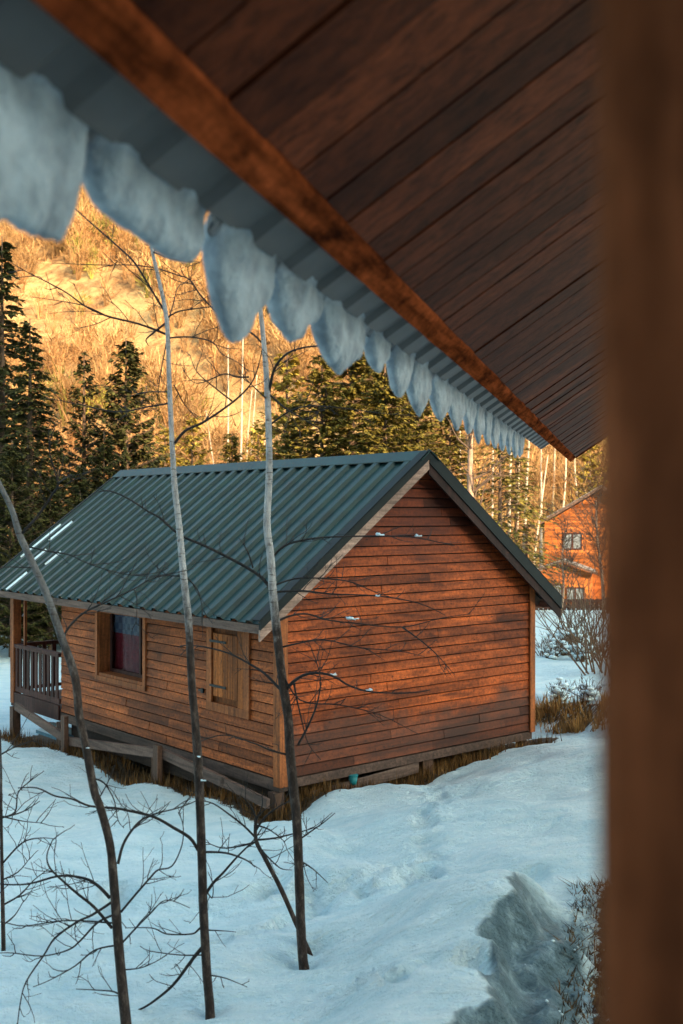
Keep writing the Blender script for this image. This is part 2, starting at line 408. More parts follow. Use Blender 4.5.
# dark core behind the boards, with openings
c = MB()
for (s0, s1, z0, z1) in ((0, .69, 0, 2.56), (.69, 1.786, 0, .87), (.69, 1.786, 2.01, 2.56), (1.786, 3.64, 0, 2.56), (3.64, 5.38, 0, .86), (3.64, 5.38, 2.02, 2.56), (5.38, 6.77, 0, 2.56)):
    c.box(.031, .10, s0, s1, z0, z1)
c.box(5.2, 5.3, .04, 6.77, 0, 2.56); c.box(.1, 5.2, 6.66, 6.76, 0, 2.6); c.box(.1, 5.2, .04, 6.66, 0, .02); c.box(1.6, 1.65, .15, 6.6, .02, 2.5)
c.build('inner_wall', M_dark, cab)
# gable wall boards
m = MB(); z = 0.0; mb = MB()
mb.add([Vector(p) for p in ((.02, .031, 0), (5.32, .031, 0), (5.32, .031, roofz(5.32) - .06), (2.67, .031, RZ - .06), (.02, .031, roofz(.02) - .06))], [(0, 1, 2, 3, 4)])
while z < RZ - .2:
    z1 = z + PITCH
    def xl(zz): return max(0.0, 2.67 - (RZ - .07 - zz) / SL)
    cuts = [0.0]
    a0, a1 = xl(z), xl(z1)
    while True:
        c_ = cuts[-1] + rnd.uniform(.7, 2.6)
        if c_ > 5.34 - .3: break
        cuts.append(c_)
    cuts.append(5.34)
    for q0, q1 in zip(cuts, cuts[1:]):
        b0, b1 = max(q0, a0), min(q1, 5.34 - a0); t0, t1 = max(q0, a1), min(q1, 5.34 - a1)
        if b1 - b0 < .03: continue
        if t1 < t0: t0 = t1 = (b0 + b1) / 2
        y_ = rnd.uniform(-.006, .006)
        zz1 = min(z1, RZ - .08) - .008
        vs = [(b0 + .002, y_ - .030, z + .010), (b1 - .002, y_ - .030, z + .010), (t1 - .002, y_ - .010, zz1), (t0 + .002, y_ - .010, zz1),
              (b0 + .002, .03, z + .004), (b1 - .002, .03, z + .004), (t1 - .002, .03, zz1), (t0 + .002, .03, zz1)]
        m.add(vs, [(0, 1, 2, 3), (4, 7, 6, 5), (0, 4, 5, 1), (3, 2, 6, 7), (0, 3, 7, 4), (1, 5, 6, 2)], rnd.choice([.5, .72, .85, .92, .97, 1, 1, 1.06, 1.1, 1.18]))
    z = z1
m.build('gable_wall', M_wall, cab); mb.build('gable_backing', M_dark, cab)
# rear gable above the porch
m = MB(); m.add([Vector(p) for p in ((.1, 6.78, 0), (5.24, 6.78, 0), (5.24, 6.78, roofz(5.24) - .08), (2.67, 6.78, RZ - .08), (.1, 6.78, roofz(.1) - .08))], [(0, 1, 2, 3, 4)]); m.build('rear_gable', M_wall, cab)
m = MB(); m.box(5.31, 5.36, .0, 6.77, 0, 2.58); m.build('far_long_wall', M_wall_long, cab)
# corner posts
for (x0, x1, y0, y1, z0) in ((-.055, .0, -.04, .09, -.10), (-.055, .085, -.062, -.0405, -.10), (5.27, 5.39, -.062, -.033, -.02)):
    m = MB(); m.box(x0, x1, y0, y1, z0, 2.5); m.build('corner_board', M_trimw if x0 > 1 or y1 < 0 else M_trimw, cab)
def window_frame(par, s0, s1, z0, z1, w=.10, x=-.05):
    m = MB()
    for b in ((s0 - .01, s0 + w, z0, z1), (s1 - w, s1 + .01, z0, z1)): m.box(x, x + .03, b[0], b[1], b[2], b[3], 1.1)
    m.box(x - .003, x + .03, s0 - .01, s1 + .01, z1, z1 + w * .8, .9); m.box(x - .003, x + .03, s0 - .01, s1 + .01, z0 - w, z0, .9)
    return m.build('frame', M_trimw, par)
# open window with curtains
w = MB(); s0, s1, z0, z1 = 3.74, 5.28, .86, 2.02; dpt = .24
w.box(-.02, dpt, s0 - .10, s0, z0, z1, 1.0); w.box(-.02, dpt, s1, s1 + .10, z0, z1, 1.15); w.box(-.02, dpt, s0, s1, z1 - .05, z1, .7); w.box(-.03, dpt, s0, s1, z0, z0 + .05, .9)
win = w.build('window', M_trimw, cab)
window_frame(win, 3.64, 5.38, .86, 2.02, .08)
m = MB(); m.box(dpt - .05, dpt - .01, s0, s0 + .06, z0 + .05, z1 - .05); m.box(dpt - .05, dpt - .01, s1 - .06, s1, z0 + .05, z1 - .05); m.box(dpt - .05, dpt - .01, s0 + .06, s1 - .06, z0 + .05, z0 + .11); m.box(dpt - .05, dpt - .01, s0 + .46, s0 + .51, z0 + .11, z1 - .05)
m.build('sash', M_rail, win)
def curtain(n0, n1, z0, z1, mat, name, x=.30):
    m = MB(); N = 40; vs = []; fs = []
    for i in range(N + 1):
        s = n0 + (n1 - n0) * i / N
        xx = x + .018 * math.sin(i * 1.3) + .008 * math.sin(i * 2.9)
        vs += [Vector((xx, s, z0)), Vector((xx, s, z1))]
    for i in range(N): fs.append((2 * i, 2 * i + 2, 2 * i + 3, 2 * i + 1))
    m.add(vs, fs); return m.build(name, mat, win, True)
M_red = plain('red_curtain_cloth', (.18, .010, .018), .9, .35, 12)
t = NT('blue_checked_cloth', .9, .1); ck = t.n('ShaderNodeTexChecker'); ck.inputs['Scale'].default_value = 9; t.l(t.co(), ck.inputs[0])
ck.inputs[1].default_value = (.07, .08, .13, 1); ck.inputs[2].default_value = (.12, .13, .18, 1); M_blue = t.out(ck.outputs[0])
curtain(4.38, 5.45, .92, 1.62, M_red, 'curtain'); curtain(4.3, 5.4, 1.60, 1.97, M_blue, 'curtain', .27)
M_lace = plain('white_lace', (.6, .62, .65), .9, .2, 15)
curtain(3.98, 4.08, .92, 1.97, M_lace, 'curtain', .28)
m = MB(); m.box(dpt - .035, dpt - .028, s0 + .06, s1 - .06, z0 + .11, z1 - .05)
t = NT('window_glass', .03, .5); t.b.inputs['Transmission Weight'].default_value = 1; t.b.inputs['IOR'].default_value = 1.1; M_glass = t.out((.9, .95, .95))
m.build('pane', M_glass, win)
# closed shutter
m = MB(); s0, s1, z0, z1 = .69, 1.786, .87, 2.01
m.box(0.0, .03, s0, s1, z0, z1, .5)
sh = m.build('window_shutter', M_shut, cab); window_frame(sh, s0 + .0, s1, z0, z1, .13, -.055)
m = MB(); y = s0 + .30; 
while y < s1 - .18: m.box(-.045, -.0, y, min(y + .118, s1 - .14), z0 + .10, z1 - .10, rnd.uniform(.8, 1.25)); y += .126
m.box(-.05, -.0, s0 + .13, s0 + .28, z0 + .0, z1, 1.1)
m.build('shutter_boards', M_shut, sh)
for zz in (z0 + .25, z1 - .22):
    m = MB(); m.box(-.056, -.046, s1 - .52, s1 - .08, zz - .018, zz + .018); m.build('hinge', M_iron, sh)
m = MB(); m.box(-.06, -.03, s1 + .10, s1 + .16, z0 + .10, z0 + .17); m.box(-.05, -.03, s1 + .16, s1 + .24, z0 + .12, z0 + .15); m.build('shutter_hook', M_iron, sh)

# ribbed roof
def ribbed(x0, zz0, x1, zz1, ya, yb, pitch, hgt, up, top=.10, base=.18):
    """ribs run from (x0,zz0) to (x1,zz1); profile along y"""
    prof = []; y = ya
    seq = [(0, 0), (base, 0), (base + .04, hgt), (base + .04 + top, hgt), (base + .08 + top, 0)]
    sc = pitch / (base + .08 + top)
    while y < yb:
        for (dy, hh) in seq[:-1]:
            if y + dy * sc < yb: prof.append((y + dy * sc, hh))
        y += pitch
    prof.append((yb, 0)); return prof
def roof_part(name, xa, za, xb, zb, ya, yb, pitch, hgt, mat, par, thick=.012, lap=0):
    d = Vector((xb - xa, 0, zb - za)).normalized(); up = Vector((-d.z, 0, d.x))
    if up.z < 0: up = -up
    prof = ribbed(xa, za, xb, zb, ya, yb, pitch, hgt, up)
    vs = []; nrow = 2
    A_ = Vector((xa, 0, za)); B_ = Vector((xb, 0, zb))
    for off in (0, -thick):
        for q in (A_, B_):
            for (y, hh) in prof: vs.append(q + up * (hh + off) + Vector((0, y, 0)))
    n = len(prof); fs = []
    for i in range(n - 1):
        fs.append((i, i + 1, n + i + 1, n + i)); fs.append((2 * n + i, 3 * n + i, 3 * n + i + 1, 2 * n + i + 1))
        fs.append((i, 2 * n + i, 2 * n + i + 1, i + 1)); fs.append((n + i, n + i + 1, 3 * n + i + 1, 3 * n + i))
    fs.append((0, n, 3 * n, 2 * n)); fs.append((n - 1, 3 * n - 1, 4 * n - 1, 2 * n - 1))
    m = MB(); m.add(vs, fs); return m.build(name, mat, par)
roof_part('roof_sheet', -OV, EZ, 2.67, RZ, YF + .03, YB, .36, .050, M_green, cab)
roof_part('roof_sheet', 5.34 + OV, EZ, 2.67, RZ, YF + .03, YB, .36, .050, M_green, cab)
m = MB()   # ridge cap
for sgn in (-1, 1):
    a = Vector((2.67, YF - .02, RZ + .075)); b = Vector((2.67 + sgn * .2, YF - .02, RZ + .07 - SL * .2)); L = Vector((0, YB - YF + .04, 0)); th = Vector((0, 0, -.012))
    m.add([a, b, b + L, a + L, a + th, b + th, b + L + th, a + L + th], [(0, 1, 2, 3), (4, 7, 6, 5), (0, 4, 5, 1), (1, 5, 6, 2), (2, 6, 7, 3)])
m.build('ridge_cap', M_green, cab)
# verge trims (metal) and boards under them, front and back
for sgn, lab in ((-1, 'pale weathered board under the left slope of the roof'), (1, 'dark stained board under the right slope of the roof')):
    xe = 2.67 + sgn * (2.67 + OV)
    for (yy, nm, z0, z1, w_, mat) in ((YF, 'verge_trim', -.06 if sgn < 0 else -.13, .09, .05, M_trim), (YF + .02, 'bargeboard', -.22 if sgn < 0 else -.29, -.062 if sgn < 0 else -.132, .035, M_greyx if sgn < 0 else M_rail), (YB - .05, 'verge_trim', -.16, .07, .05, M_trim)):
        m = MB(); vs = []
        for (x_, zz) in ((2.67, RZ), (xe + sgn * .02, EZ - SL * .02)):
            for y_ in (yy, yy + w_):
                for o_ in (z0, z1): vs.append(Vector((x_ + (0), y_, zz + o_)))
        m.add(vs, [(0, 1, 3, 2), (4, 6, 7, 5), (0, 2, 6, 4), (1, 5, 7, 3), (0, 4, 5, 1), (2, 3, 7, 6)], 1.5 if (nm == 'bargeboard' and sgn < 0) else .45)
        o = m.build(nm, mat, cab)
        if nm == 'bargeboard': o['label'] = lab
    m = MB()     # flat flashing lying on the sheet beside the verge
    u = Vector((xe - 2.67, 0, EZ - RZ)); nrm = Vector((-u.z, 0, u.x)).normalized(); nrm = nrm if nrm.z > 0 else -nrm
    a = Vector((2.67, YF, RZ)) + nrm * .055; b = a + u; W_ = Vector((0, .17, 0)); h_ = nrm * .02
    m.add([a, b, b + W_, a + W_, a + h_, b + h_, b + W_ + h_, a + W_ + h_], [(0, 3, 2, 1), (4, 5, 6, 7), (0, 1, 5, 4), (1, 2, 6, 5), (2, 3, 7, 6), (3, 0, 4, 7)])
    m.build('verge_flashing', M_trim, cab)
    m = MB()     # sloping soffit boards under the overhang
    for j in range(2):
        y0_ = YF + .055 + j * .085
        a = Vector((2.67 + sgn * .02, y0_, RZ - .10)); b = Vector((xe, y0_, EZ - .10)); W_ = Vector((0, .08, 0)); h_ = Vector((0, 0, .02))
        m.add([a, b, b + W_, a + W_, a + h_, b + h_, b + W_ + h_, a + W_ + h_], [(0, 3, 2, 1), (4, 5, 6, 7), (0, 1, 5, 4), (1, 2, 6, 5), (2, 3, 7, 6), (3, 0, 4, 7)], .9 - .3 * j)
    m.build('overhang_boards', M_grey, cab)
    m = MB()
    m.box(min(xe, xe - sgn * .05), max(xe, xe - sgn * .05), YF + .06, YB - .06, EZ - .135, EZ - .015)
    m.build('eave_board', M_grey, cab)
    m = MB(); y = .2
    while y < YB: 
        a = Vector((xe - sgn * .06, y, EZ - .06)); b = Vector((2.67 + sgn * .03, y, RZ - .12)); m.beam(a, b, .07, .12, .8, Vector((0, 0, 1))); y += .8
    m.build('rafters', M_grey, cab)
# floor beams, piles
m = MB(); m.box(-.03, .12, -.02, 8.9, -.17, -.012, .7); m.box(.12, 5.34, -.03, .12, -.14, -.012, .8); m.box(5.2, 5.36, .12, 8.9, -.17, -.012, .7); m.build('floor_beam', M_grey, cab)
def cab_g(x, s):
    p = C0 + GD * x + LD * s; return gz(p.x, p.y) - C0.z
for (x, s, w_) in ((-.02, .07, .16), (-.02, 3.3, .14), (-.02, 6.75, .15), (-.02, 8.86, .16), (5.26, .10, .15), (5.26, 6.7, .15), (2.9, .12, .22), (2.6, 4, .2), (5.26, 3.4, .15), (5.26, 8.8, .15)):
    m = MB(); zt = -.012 if not (x < 0 and s < 1) else -.0
    m.box(x - w_ / 2, x + w_ / 2, s - w_ / 2, s + w_ / 2, cab_g(x, s) - .25, -.18 if x != 2.9 else -.145, .9); m.build('pile', M_greyz, cab)
# sloping plank skirting under the gable
m = MB(); m.beam((.5, -.02, -.33), (2.65, -.02, -.22), .03, .16, .7); m.build('skirting_board', M_greyx, cab)
m = MB(); m.box(.1, .14, .3, 6.6, -.5, -.18, .35); m.build('skirting_board', M_grey, cab)
# rails in front of the long wall
def on_plane(x_, y_, c_):     # pixel ray meets the plane local x = c_
    d = Vector(((x_ - 341.5) / FPX, 1, (515 - y_) / FPX)); o = C0 + GD * c_
    k = o.dot(GD.to_3d()) - 0; k = (Vector((o.x, o.y, 0)).dot(GD)) / Vector((d.x, d.y, 0)).dot(GD)
    p = d * k; return Vector((c_, (Vector((p.x - C0.x, p.y - C0.y, 0))).dot(LD), p.z - C0.z))
for a, b, wd in (((16, 706), (66, 739), .15), ((68, 741), (158, 753), .15), ((160, 752), (226, 783), .15), ((222, 781), (268, 804), .13)):
    A_ = on_plane(a[0], a[1], -.34); B_ = on_plane(b[0], b[1], -.34)
    m = MB(); m.beam(A_, B_, .06, wd, 1.0); m.build('brace_rail', M_grey, cab)
for xx, yy in ((65, 716), (158, 745)):
    A_ = on_plane(xx, yy, -.41); m = MB(); gzz = cab_g(-.41, A_.y); m.box(-.46, -.375, A_.y - .07, A_.y + .07, gzz - .2, A_.z, 1.0); m.build('brace_post', M_greyz, cab)
# porch
m = MB(); y = 6.8
while y < 8.95: m.box(-.02, 5.3, y, y + .13, -.01, .03, rnd.uniform(.7, 1.2)); y += .14
m.build('porch_deck', M_greyx, cab)
m = MB(); m.box(-.08, .08, 8.8, 8.96, -.10, roofz(0) - .1); m.build('porch_post', M_trimw, cab)
m = MB(); m.box(-.02, .03, 8.40, 8.46, 1.0, roofz(0) - .1); m.build('porch_post', M_trimw, cab)
m = MB(); m.box(5.24, 5.38, 8.8, 8.94, -.10, roofz(0) - .1); m.build('porch_post', M_trimw, cab)
m = MB(); m.box(-.07, .06, 6.8, 8.8, 1.02, 1.09, 1.3); m.box(-.05, .03, 6.8, 8.8, .14, .24, 1.2); m.box(-.07, -.03, 6.8, 8.95, -.16, .12, .9)
rl = m.build('railing', M_rail, cab)
for i in range(11):
    m = MB(); s = 6.88 + i * .182; m.box(-.045, -.02, s, s + .10, .24, 1.02, rnd.uniform(.6, 1.5)); m.build('baluster', M_rail, rl)
m = MB(); m.box(.1, 5.2, 8.86, 8.92, 1.02, 1.09, 1.1); m.box(.1, 5.2, 8.86, 8.92, .14, .2)
r2 = m.build('railing', M_rail, cab)
for i in range(24):
    m = MB(); s = .15 + i * .21; m.box(s, s + .09, 8.86, 8.885, .2, 1.02, rnd.uniform(.7, 1.3)); m.build('baluster', M_rail, r2)
# snow left in the roof troughs
nrm = Vector((-SL, 0, 1)).normalized()
labs = ['long thin strip of snow lowest on the cabin roof near its left eave corner', 'upper right strip of snow left in a green roof trough', 'left strip of snow near the verge of the green roof',
        'short strip of snow in the middle of the snow streaks on the roof', 'faint thin strip of snow right below the other streaks']
for n_, (p0, p1, wd) in enumerate((((5, 590), (30, 573), .10), ((52, 541), (77, 522), .11), ((14, 557), (66, 525), .07), ((34, 561), (48, 550), .09), ((45, 565), (62, 552), .05))):
    pts = []
    for q in (p0, p1):
        d = Vector(((q[0] - 341.5) / FPX, 1, (515 - q[1]) / FPX)); Nw = (GD * nrm.x + Vector((0, 0, nrm.z))); O = C0 + GD * (-OV) + Vector((0, 0, EZ)) + Nw * .012
        pts.append(d * (O.dot(Nw) / d.dot(Nw)))
    def loc(p): q = p - C0; return Vector((q.dot(GD), q.dot(LD), q.z))
    a, b = loc(pts[0]), loc(pts[1]); s_mid = (a.y + b.y) / 2
    base_ = YF + .03; kk = round((s_mid - base_ - .10) / .36); s_c = base_ + kk * .36 + .10
    a.y = b.y = s_c; m = MB(); N = 22; vs = []
    for i in range(N + 1):
        f = i / N; c_ = a.lerp(b, f); ww = wd * (.55 + .45 * noise.noise(Vector((f * 6, n_ * 5, 0)))) * min(1, 6 * f + .1, 6 * (1 - f) + .1)
        for u, h_ in ((-1, 0), (-.6, .022), (0, .034), (.6, .022), (1, 0)): vs.append(C0 + GD * (c_.x) + LD * (c_.y + u * ww) + Vector((0, 0, c_.z)) + (GD * nrm.x + Vector((0, 0, nrm.z))) * h_)
    m.add(vs, [(i * 5 + j, i * 5 + j + 1, i * 5 + j + 6, i * 5 + j + 5) for i in range(N) for j in range(4)])
    tag(m.build('snow_streak', M_snow, None, True), labs[n_], 'snow streak', 'snow streaks left on the cabin roof')

# ------------------------------------------------------------------ our own building: eave, soffit, post
AM, HM = 1.1, .74 * 1.1
nc = empty('near_building', (0, 0, 0), -PHI, 'overhanging roof of the near building with board soffit and big blurred wooden post', 'building')
# local frame: +y runs along the eave, +x towards the ridge
def zr(x): return HM + .67 * (x + AM)             # underside line of the sheet
S0, S1, S2 = -2.0, 13.55, 17.3
roof_part('roof_sheet', -AM, HM + .004, 3.6, zr(3.6) + .004, S0, S1, .36, .022, M_nearmetal, nc, .010)
def slab(m, x0, x1, y0, y1, off0, off1, col=1.0):
    vs = [Vector((x, y, zr(x) + o)) for o in (off0, off1) for y in (y0, y1) for x in (x0, x1)]
    m.add(vs, [(0, 2, 3, 1), (4, 5, 7, 6), (0, 1, 5, 4), (1, 3, 7, 5), (3, 2, 6, 7), (2, 0, 4, 6)], col)
y = S0
while y < S2 - .02:
    y2 = min(y + rnd.choice([.22, .24, .25, .27]), S2); m = MB(); dz = rnd.uniform(-.005, .005)
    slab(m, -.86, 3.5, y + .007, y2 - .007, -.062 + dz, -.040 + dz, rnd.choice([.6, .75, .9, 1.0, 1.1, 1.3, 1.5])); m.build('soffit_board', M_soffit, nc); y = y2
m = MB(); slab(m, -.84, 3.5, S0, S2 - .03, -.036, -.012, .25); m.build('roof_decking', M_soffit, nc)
m = MB()
bx0, bx1 = -.945, -.862; bz0 = .833
N = 90; vs = []
for i in range(N + 1):
    y = S0 + (S2 - S0) * i / N; w_ = .006 * noise.noise(Vector((y * 3, 0, 0)))
    for (x, z) in ((bx0 + .008, bz0 + w_), (bx0, bz0 + .012 + w_), (bx0, zr(bx0) - .004), (bx1, zr(bx1) - .006), (bx1, bz0 + .065 + w_), (bx1 - .008, bz0 + .055 + w_)): vs.append(Vector((x, y, z)))
fs = [(i * 6 + j, i * 6 + (j + 1) % 6, (i + 1) * 6 + (j + 1) % 6, (i + 1) * 6 + j) for i in range(N) for j in range(6)]
fs += [tuple(range(6)), tuple(N * 6 + j for j in reversed(range(6)))]
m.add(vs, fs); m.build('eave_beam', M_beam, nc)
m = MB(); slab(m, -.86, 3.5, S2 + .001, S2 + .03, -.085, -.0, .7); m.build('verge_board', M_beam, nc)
# post (world axes turned with the building)
PX, PY = .6 * (597 - 341.5) / FPX, .6
pc = Matrix.Rotation(PHI, 3, 'Z') @ Vector((PX, PY, 0))
m = MB(); N = 26; vs = []
pw = .16; bv = .008
for i in range(N + 1):
    z = -3.9 + (1.35 + 3.9) * i / N; sh_ = -.0010 * (z + .0) * 0 - .008 * (z)   # a slight lean
    w1 = .002 * noise.noise(Vector((z * 2.1, 3, 0)))
    for (x, y) in ((0, bv), (bv, 0), (pw - bv, 0), (pw, bv), (pw, pw - bv), (pw - bv, pw), (bv, pw), (0, pw - bv)): vs.append(Vector((pc.x + x + w1 + (.0045 * -z), pc.y + y, z)))
fs = [(i * 8 + j, i * 8 + (j + 1) % 8, (i + 1) * 8 + (j + 1) % 8, (i + 1) * 8 + j) for i in range(N) for j in range(8)] + [tuple(reversed(range(8))), tuple(N * 8 + j for j in range(8))]
m.add(vs, fs); m.build('post', M_post, nc)

# snow hanging off the near eave ------------------------------------------------
EV = Vector((sph, cph, 0)); OUT = Vector((-cph, sph, 0))          # along eave, outwards
def s_at(pxx, off): Yv = 1079 * (AM + off) / cph / (632.5 - pxx); p = px(pxx, 515, Yv); return p.x * sph + Yv * cph
ends = [(-95, 76, .25), (74, 198, .135), (203, 266, .245), (263, 316, .165), (311, 361, .205), (364, 391, .135), (386, 414, .185), (405, 433, .215), (428, 453, .20), (447, 466, .21),
        (462, 476, .21), (473, 485, .22), (482, 493, .21), (490, 500, .21), (498, 507, .20), (505, 513, .20), (511, 519, .20), (517, 524, .18)]
ordw = ['nearest and largest grey slab of snow hanging from the eave in the upper left corner', 'broad slab of hanging snow, second from the upper left along the eave', 'long drooping lump of eave snow, third from the upper left, left of the tree top',
        'lump of eave snow right above the pale middle tree, fourth from the upper left', 'pointed lump of hanging snow, fifth from the upper left along the eave', 'short narrow lump of hanging snow beside a gap, sixth from the upper left',
        'rounded lump of hanging snow, seventh from the upper left along the eave', 'tapered lump of hanging snow, eighth from the upper left along the eave', 'ninth lump of hanging snow from the upper left along the eave',
        'tenth lump of hanging snow from the upper left along the eave', 'eleventh lump of hanging snow from the upper left along the eave', 'twelfth lump of hanging snow from the upper left along the eave',
        'sixth lump of hanging snow from the far right end of the eave', 'fifth lump of hanging snow from the far right end of the eave', 'fourth lump of hanging snow from the far right end of the eave',
        'third lump of hanging snow from the far right end of the eave', 'second lump of hanging snow from the far right end of the eave', 'last small lump of hanging snow at the far right end of the eave']
for n_, (xa, xb, drop) in enumerate(ends):
    Wd = .11 if n_ < 5 else .085 if n_ < 9 else .06
    sa, sb = s_at(xa, Wd * .8), s_at(xb, .055 if n_ < 5 else .018); sb = max(sb, sa + .2); NU, NS = max(26, int((sb - sa) * 90)), 26
    vs = []; L = sb - sa
    for i in range(NU + 1):
        u = i / NU; e = max(0.0, 1 - abs(2 * u - 1) ** 4.5) ** .55
        e2 = e * (.78 + .3 * math.sin(math.pi * min(1, u * 1.25)) - .30 * max(0, u - .4)) if n_ > 1 else e * (.93 + .07 * u)
        nz_ = .5 * noise.noise(Vector((n_ * 7.3, (sa + u * L) * 4.0, 1))) + .5 * noise.fractal(Vector((n_ * 7.3, (sa + u * L) * 24.0, 1)), .8, 2, 5)
        dr = max(.01, drop * (.04 + 1.06 * e2) * (1 + .22 * nz_))
        # centre line of the tongue: on the roof, over the edge, curling down and back
        hw_ = Wd / 2; cl = [(-.20, .25, .050), (-.07, .165, .055), (.012, .095, .048), (hw_ + .004, .03, hw_), (hw_ + .006, -.30 * dr, hw_), (hw_ + .004, -.62 * dr, hw_ * .9), (hw_ * .9, -.88 * dr, hw_ * .6), (hw_ * .8, -dr, .006)]
        ring = []
        for j in range(len(cl)):
            x0, z0, th = cl[j]; a_p = cl[max(0, j - 1)]; b_p = cl[min(len(cl) - 1, j + 1)]
            dx, dz = b_p[0] - a_p[0], b_p[1] - a_p[1]; q = math.hypot(dx, dz); nx_, nz2 = -dz / q, dx / q
            th = th * (.30 + .70 * e)
            ring.append((x0, z0, nx_ * th, nz2 * th))
        sec = [(x + a, z + b) for x, z, a, b in ring] + [(x - a, z - b) for x, z, a, b in reversed(ring)]
        slant = .02 * (1 if n_ > 1 else .4)
        for (x, z) in sec:
            zz = HM + z; base = EV * (sa + u * L - slant * (z < 0) * (-z / .3)) + OUT * (AM + x)
            p = Vector((base.x, base.y, zz))
            if x > -.05 and u not in (0, 1):
                f = noise.fractal(p * 7 + Vector((n_, 0, 0)), 1, 2, 4) * .014
                p += (OUT * 1.0 + EV * .3 + Vector((0, 0, .6))) * f
            # keep the tongue outside of the sheet edge
            vs.append(p)
    K_ = 16
    fs = [(i * K_ + j, i * K_ + (j + 1) % K_, (i + 1) * K_ + (j + 1) % K_, (i + 1) * K_ + j) for i in range(NU) for j in range(K_)]
    fs += [tuple(range(K_)), tuple(NU * K_ + j for j in reversed(range(K_)))]
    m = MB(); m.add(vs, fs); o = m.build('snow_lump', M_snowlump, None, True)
    tag(o, ordw[n_], 'hanging snow', 'lumps of snow hanging from the near eave')
    sub = o.modifiers.new('s', 'SUBSURF'); sub.levels = 1; sub.render_levels = 1

# ------------------------------------------------------------------ bare young trees
def catmull(pts, k=4):
    out = []; n = len(pts)
    for i in range(n - 1):
        p0, p1, p2, p3 = pts[max(i - 1, 0)], pts[i], pts[i + 1], pts[min(i + 2, n - 1)]
        for j in range(k):
            t = j / k
            out.append(.5 * ((2 * p1) + (p2 - p0) * t + (2 * p0 - 5 * p1 + 4 * p2 - p3) * t * t + (3 * p1 - p0 - 3 * p2 + p3) * t ** 3))
    out.append(pts[-1]); return out
def rv(s=1): return Vector((rnd.gauss(0, s), rnd.gauss(0, s), rnd.gauss(0, s)))
def twigs(m, pts, r0, dens, lenm, lvl=1):
    L = sum((b - a).length for a, b in zip(pts, pts[1:])); n = int(L * dens + rnd.random())
    for _ in range(n):
        f = rnd.uniform(.12, .98); i = min(int(f * (len(pts) - 1)), len(pts) - 2); p = pts[i].lerp(pts[i + 1], rnd.random()); d = (pts[i + 1] - pts[i]).normalized()
        side = rv(); side -= side.dot(d) * d; side.normalize()
        dd = (d * rnd.uniform(.5, 1.2) + side * rnd.uniform(.6, 1.2) + Vector((0, 0, rnd.uniform(-.1, .45)))).normalized()
        l = lenm * rnd.uniform(.35, 1.15) * (1.1 - .5 * f); q = [p]; k = 5
        for j in range(k): dd = (dd + rv(.14) + Vector((0, 0, .05))).normalized(); q.append(q[-1] + dd * l / k)
        rr = min(r0 * .55, .0042 if lvl == 1 else .0028)
        m.tube(q, [max(rr * (1 - .5 * j / k), .0018) for j in range(k + 1)], 4 if lvl == 1 else 3, cap=False)
        if lvl < 2: twigs(m, q, rr, 7.5, l * .5, lvl + 1)
def bare_tree(name, label, trunk, Y, branches, dens=6.5, pale=1.0):
    base = px(trunk[0][0], trunk[0][1], Y); gzv = gz(base.x, base.y)
    root = empty(name, (base.x, base.y, gzv), 0, label, 'tree')
    P0 = Vector((base.x, base.y, gzv))
    pts = [px(x, y, Y + .0) for x, y, w in trunk]; 
    if pts[0].z > gzv - .15: pts.insert(0, Vector((pts[0].x, pts[0].y, gzv - .15))); wd = [trunk[0][2] * 1.15] + [w for _, _, w in trunk]
    else: wd = [w for _, _, w in trunk]
    cpts = catmull(pts, 4); rad = []
    for i in range(len(pts) - 1):
        for j in range(4): rad.append(wd[i] + (wd[i + 1] - wd[i]) * j / 4)
    rad.append(wd[-1]); rad = [w * Y / FPX / 2 * (1 + .06 * noise.noise(Vector((i * .9, Y, 0)))) for i, w in enumerate(rad)]
    m = MB(); m.tube([p - P0 for p in cpts], rad, 10, pale); m.build('trunk', M_bark, root, True)
    for (w, path) in branches:
        dy = rnd.uniform(-.5, .5); n = len(path)
        bp = [px(x, y, Y + dy * (i / max(1, n - 1)) ** 1.2) for i, (x, y) in enumerate(path)]
        cb = catmull(bp, 4); N = len(cb)
        rr = [max(.82 * w * Y / FPX / 2 * (1 - .68 * i / (N - 1)), .0026) for i in range(N)]
        m = MB(); m.tube([p - P0 for p in cb], rr, 6)
        twigs(m, [p - P0 for p in cb], rr[0], dens, .34)
        m.build('branch', M_twig, root, True)
    return root

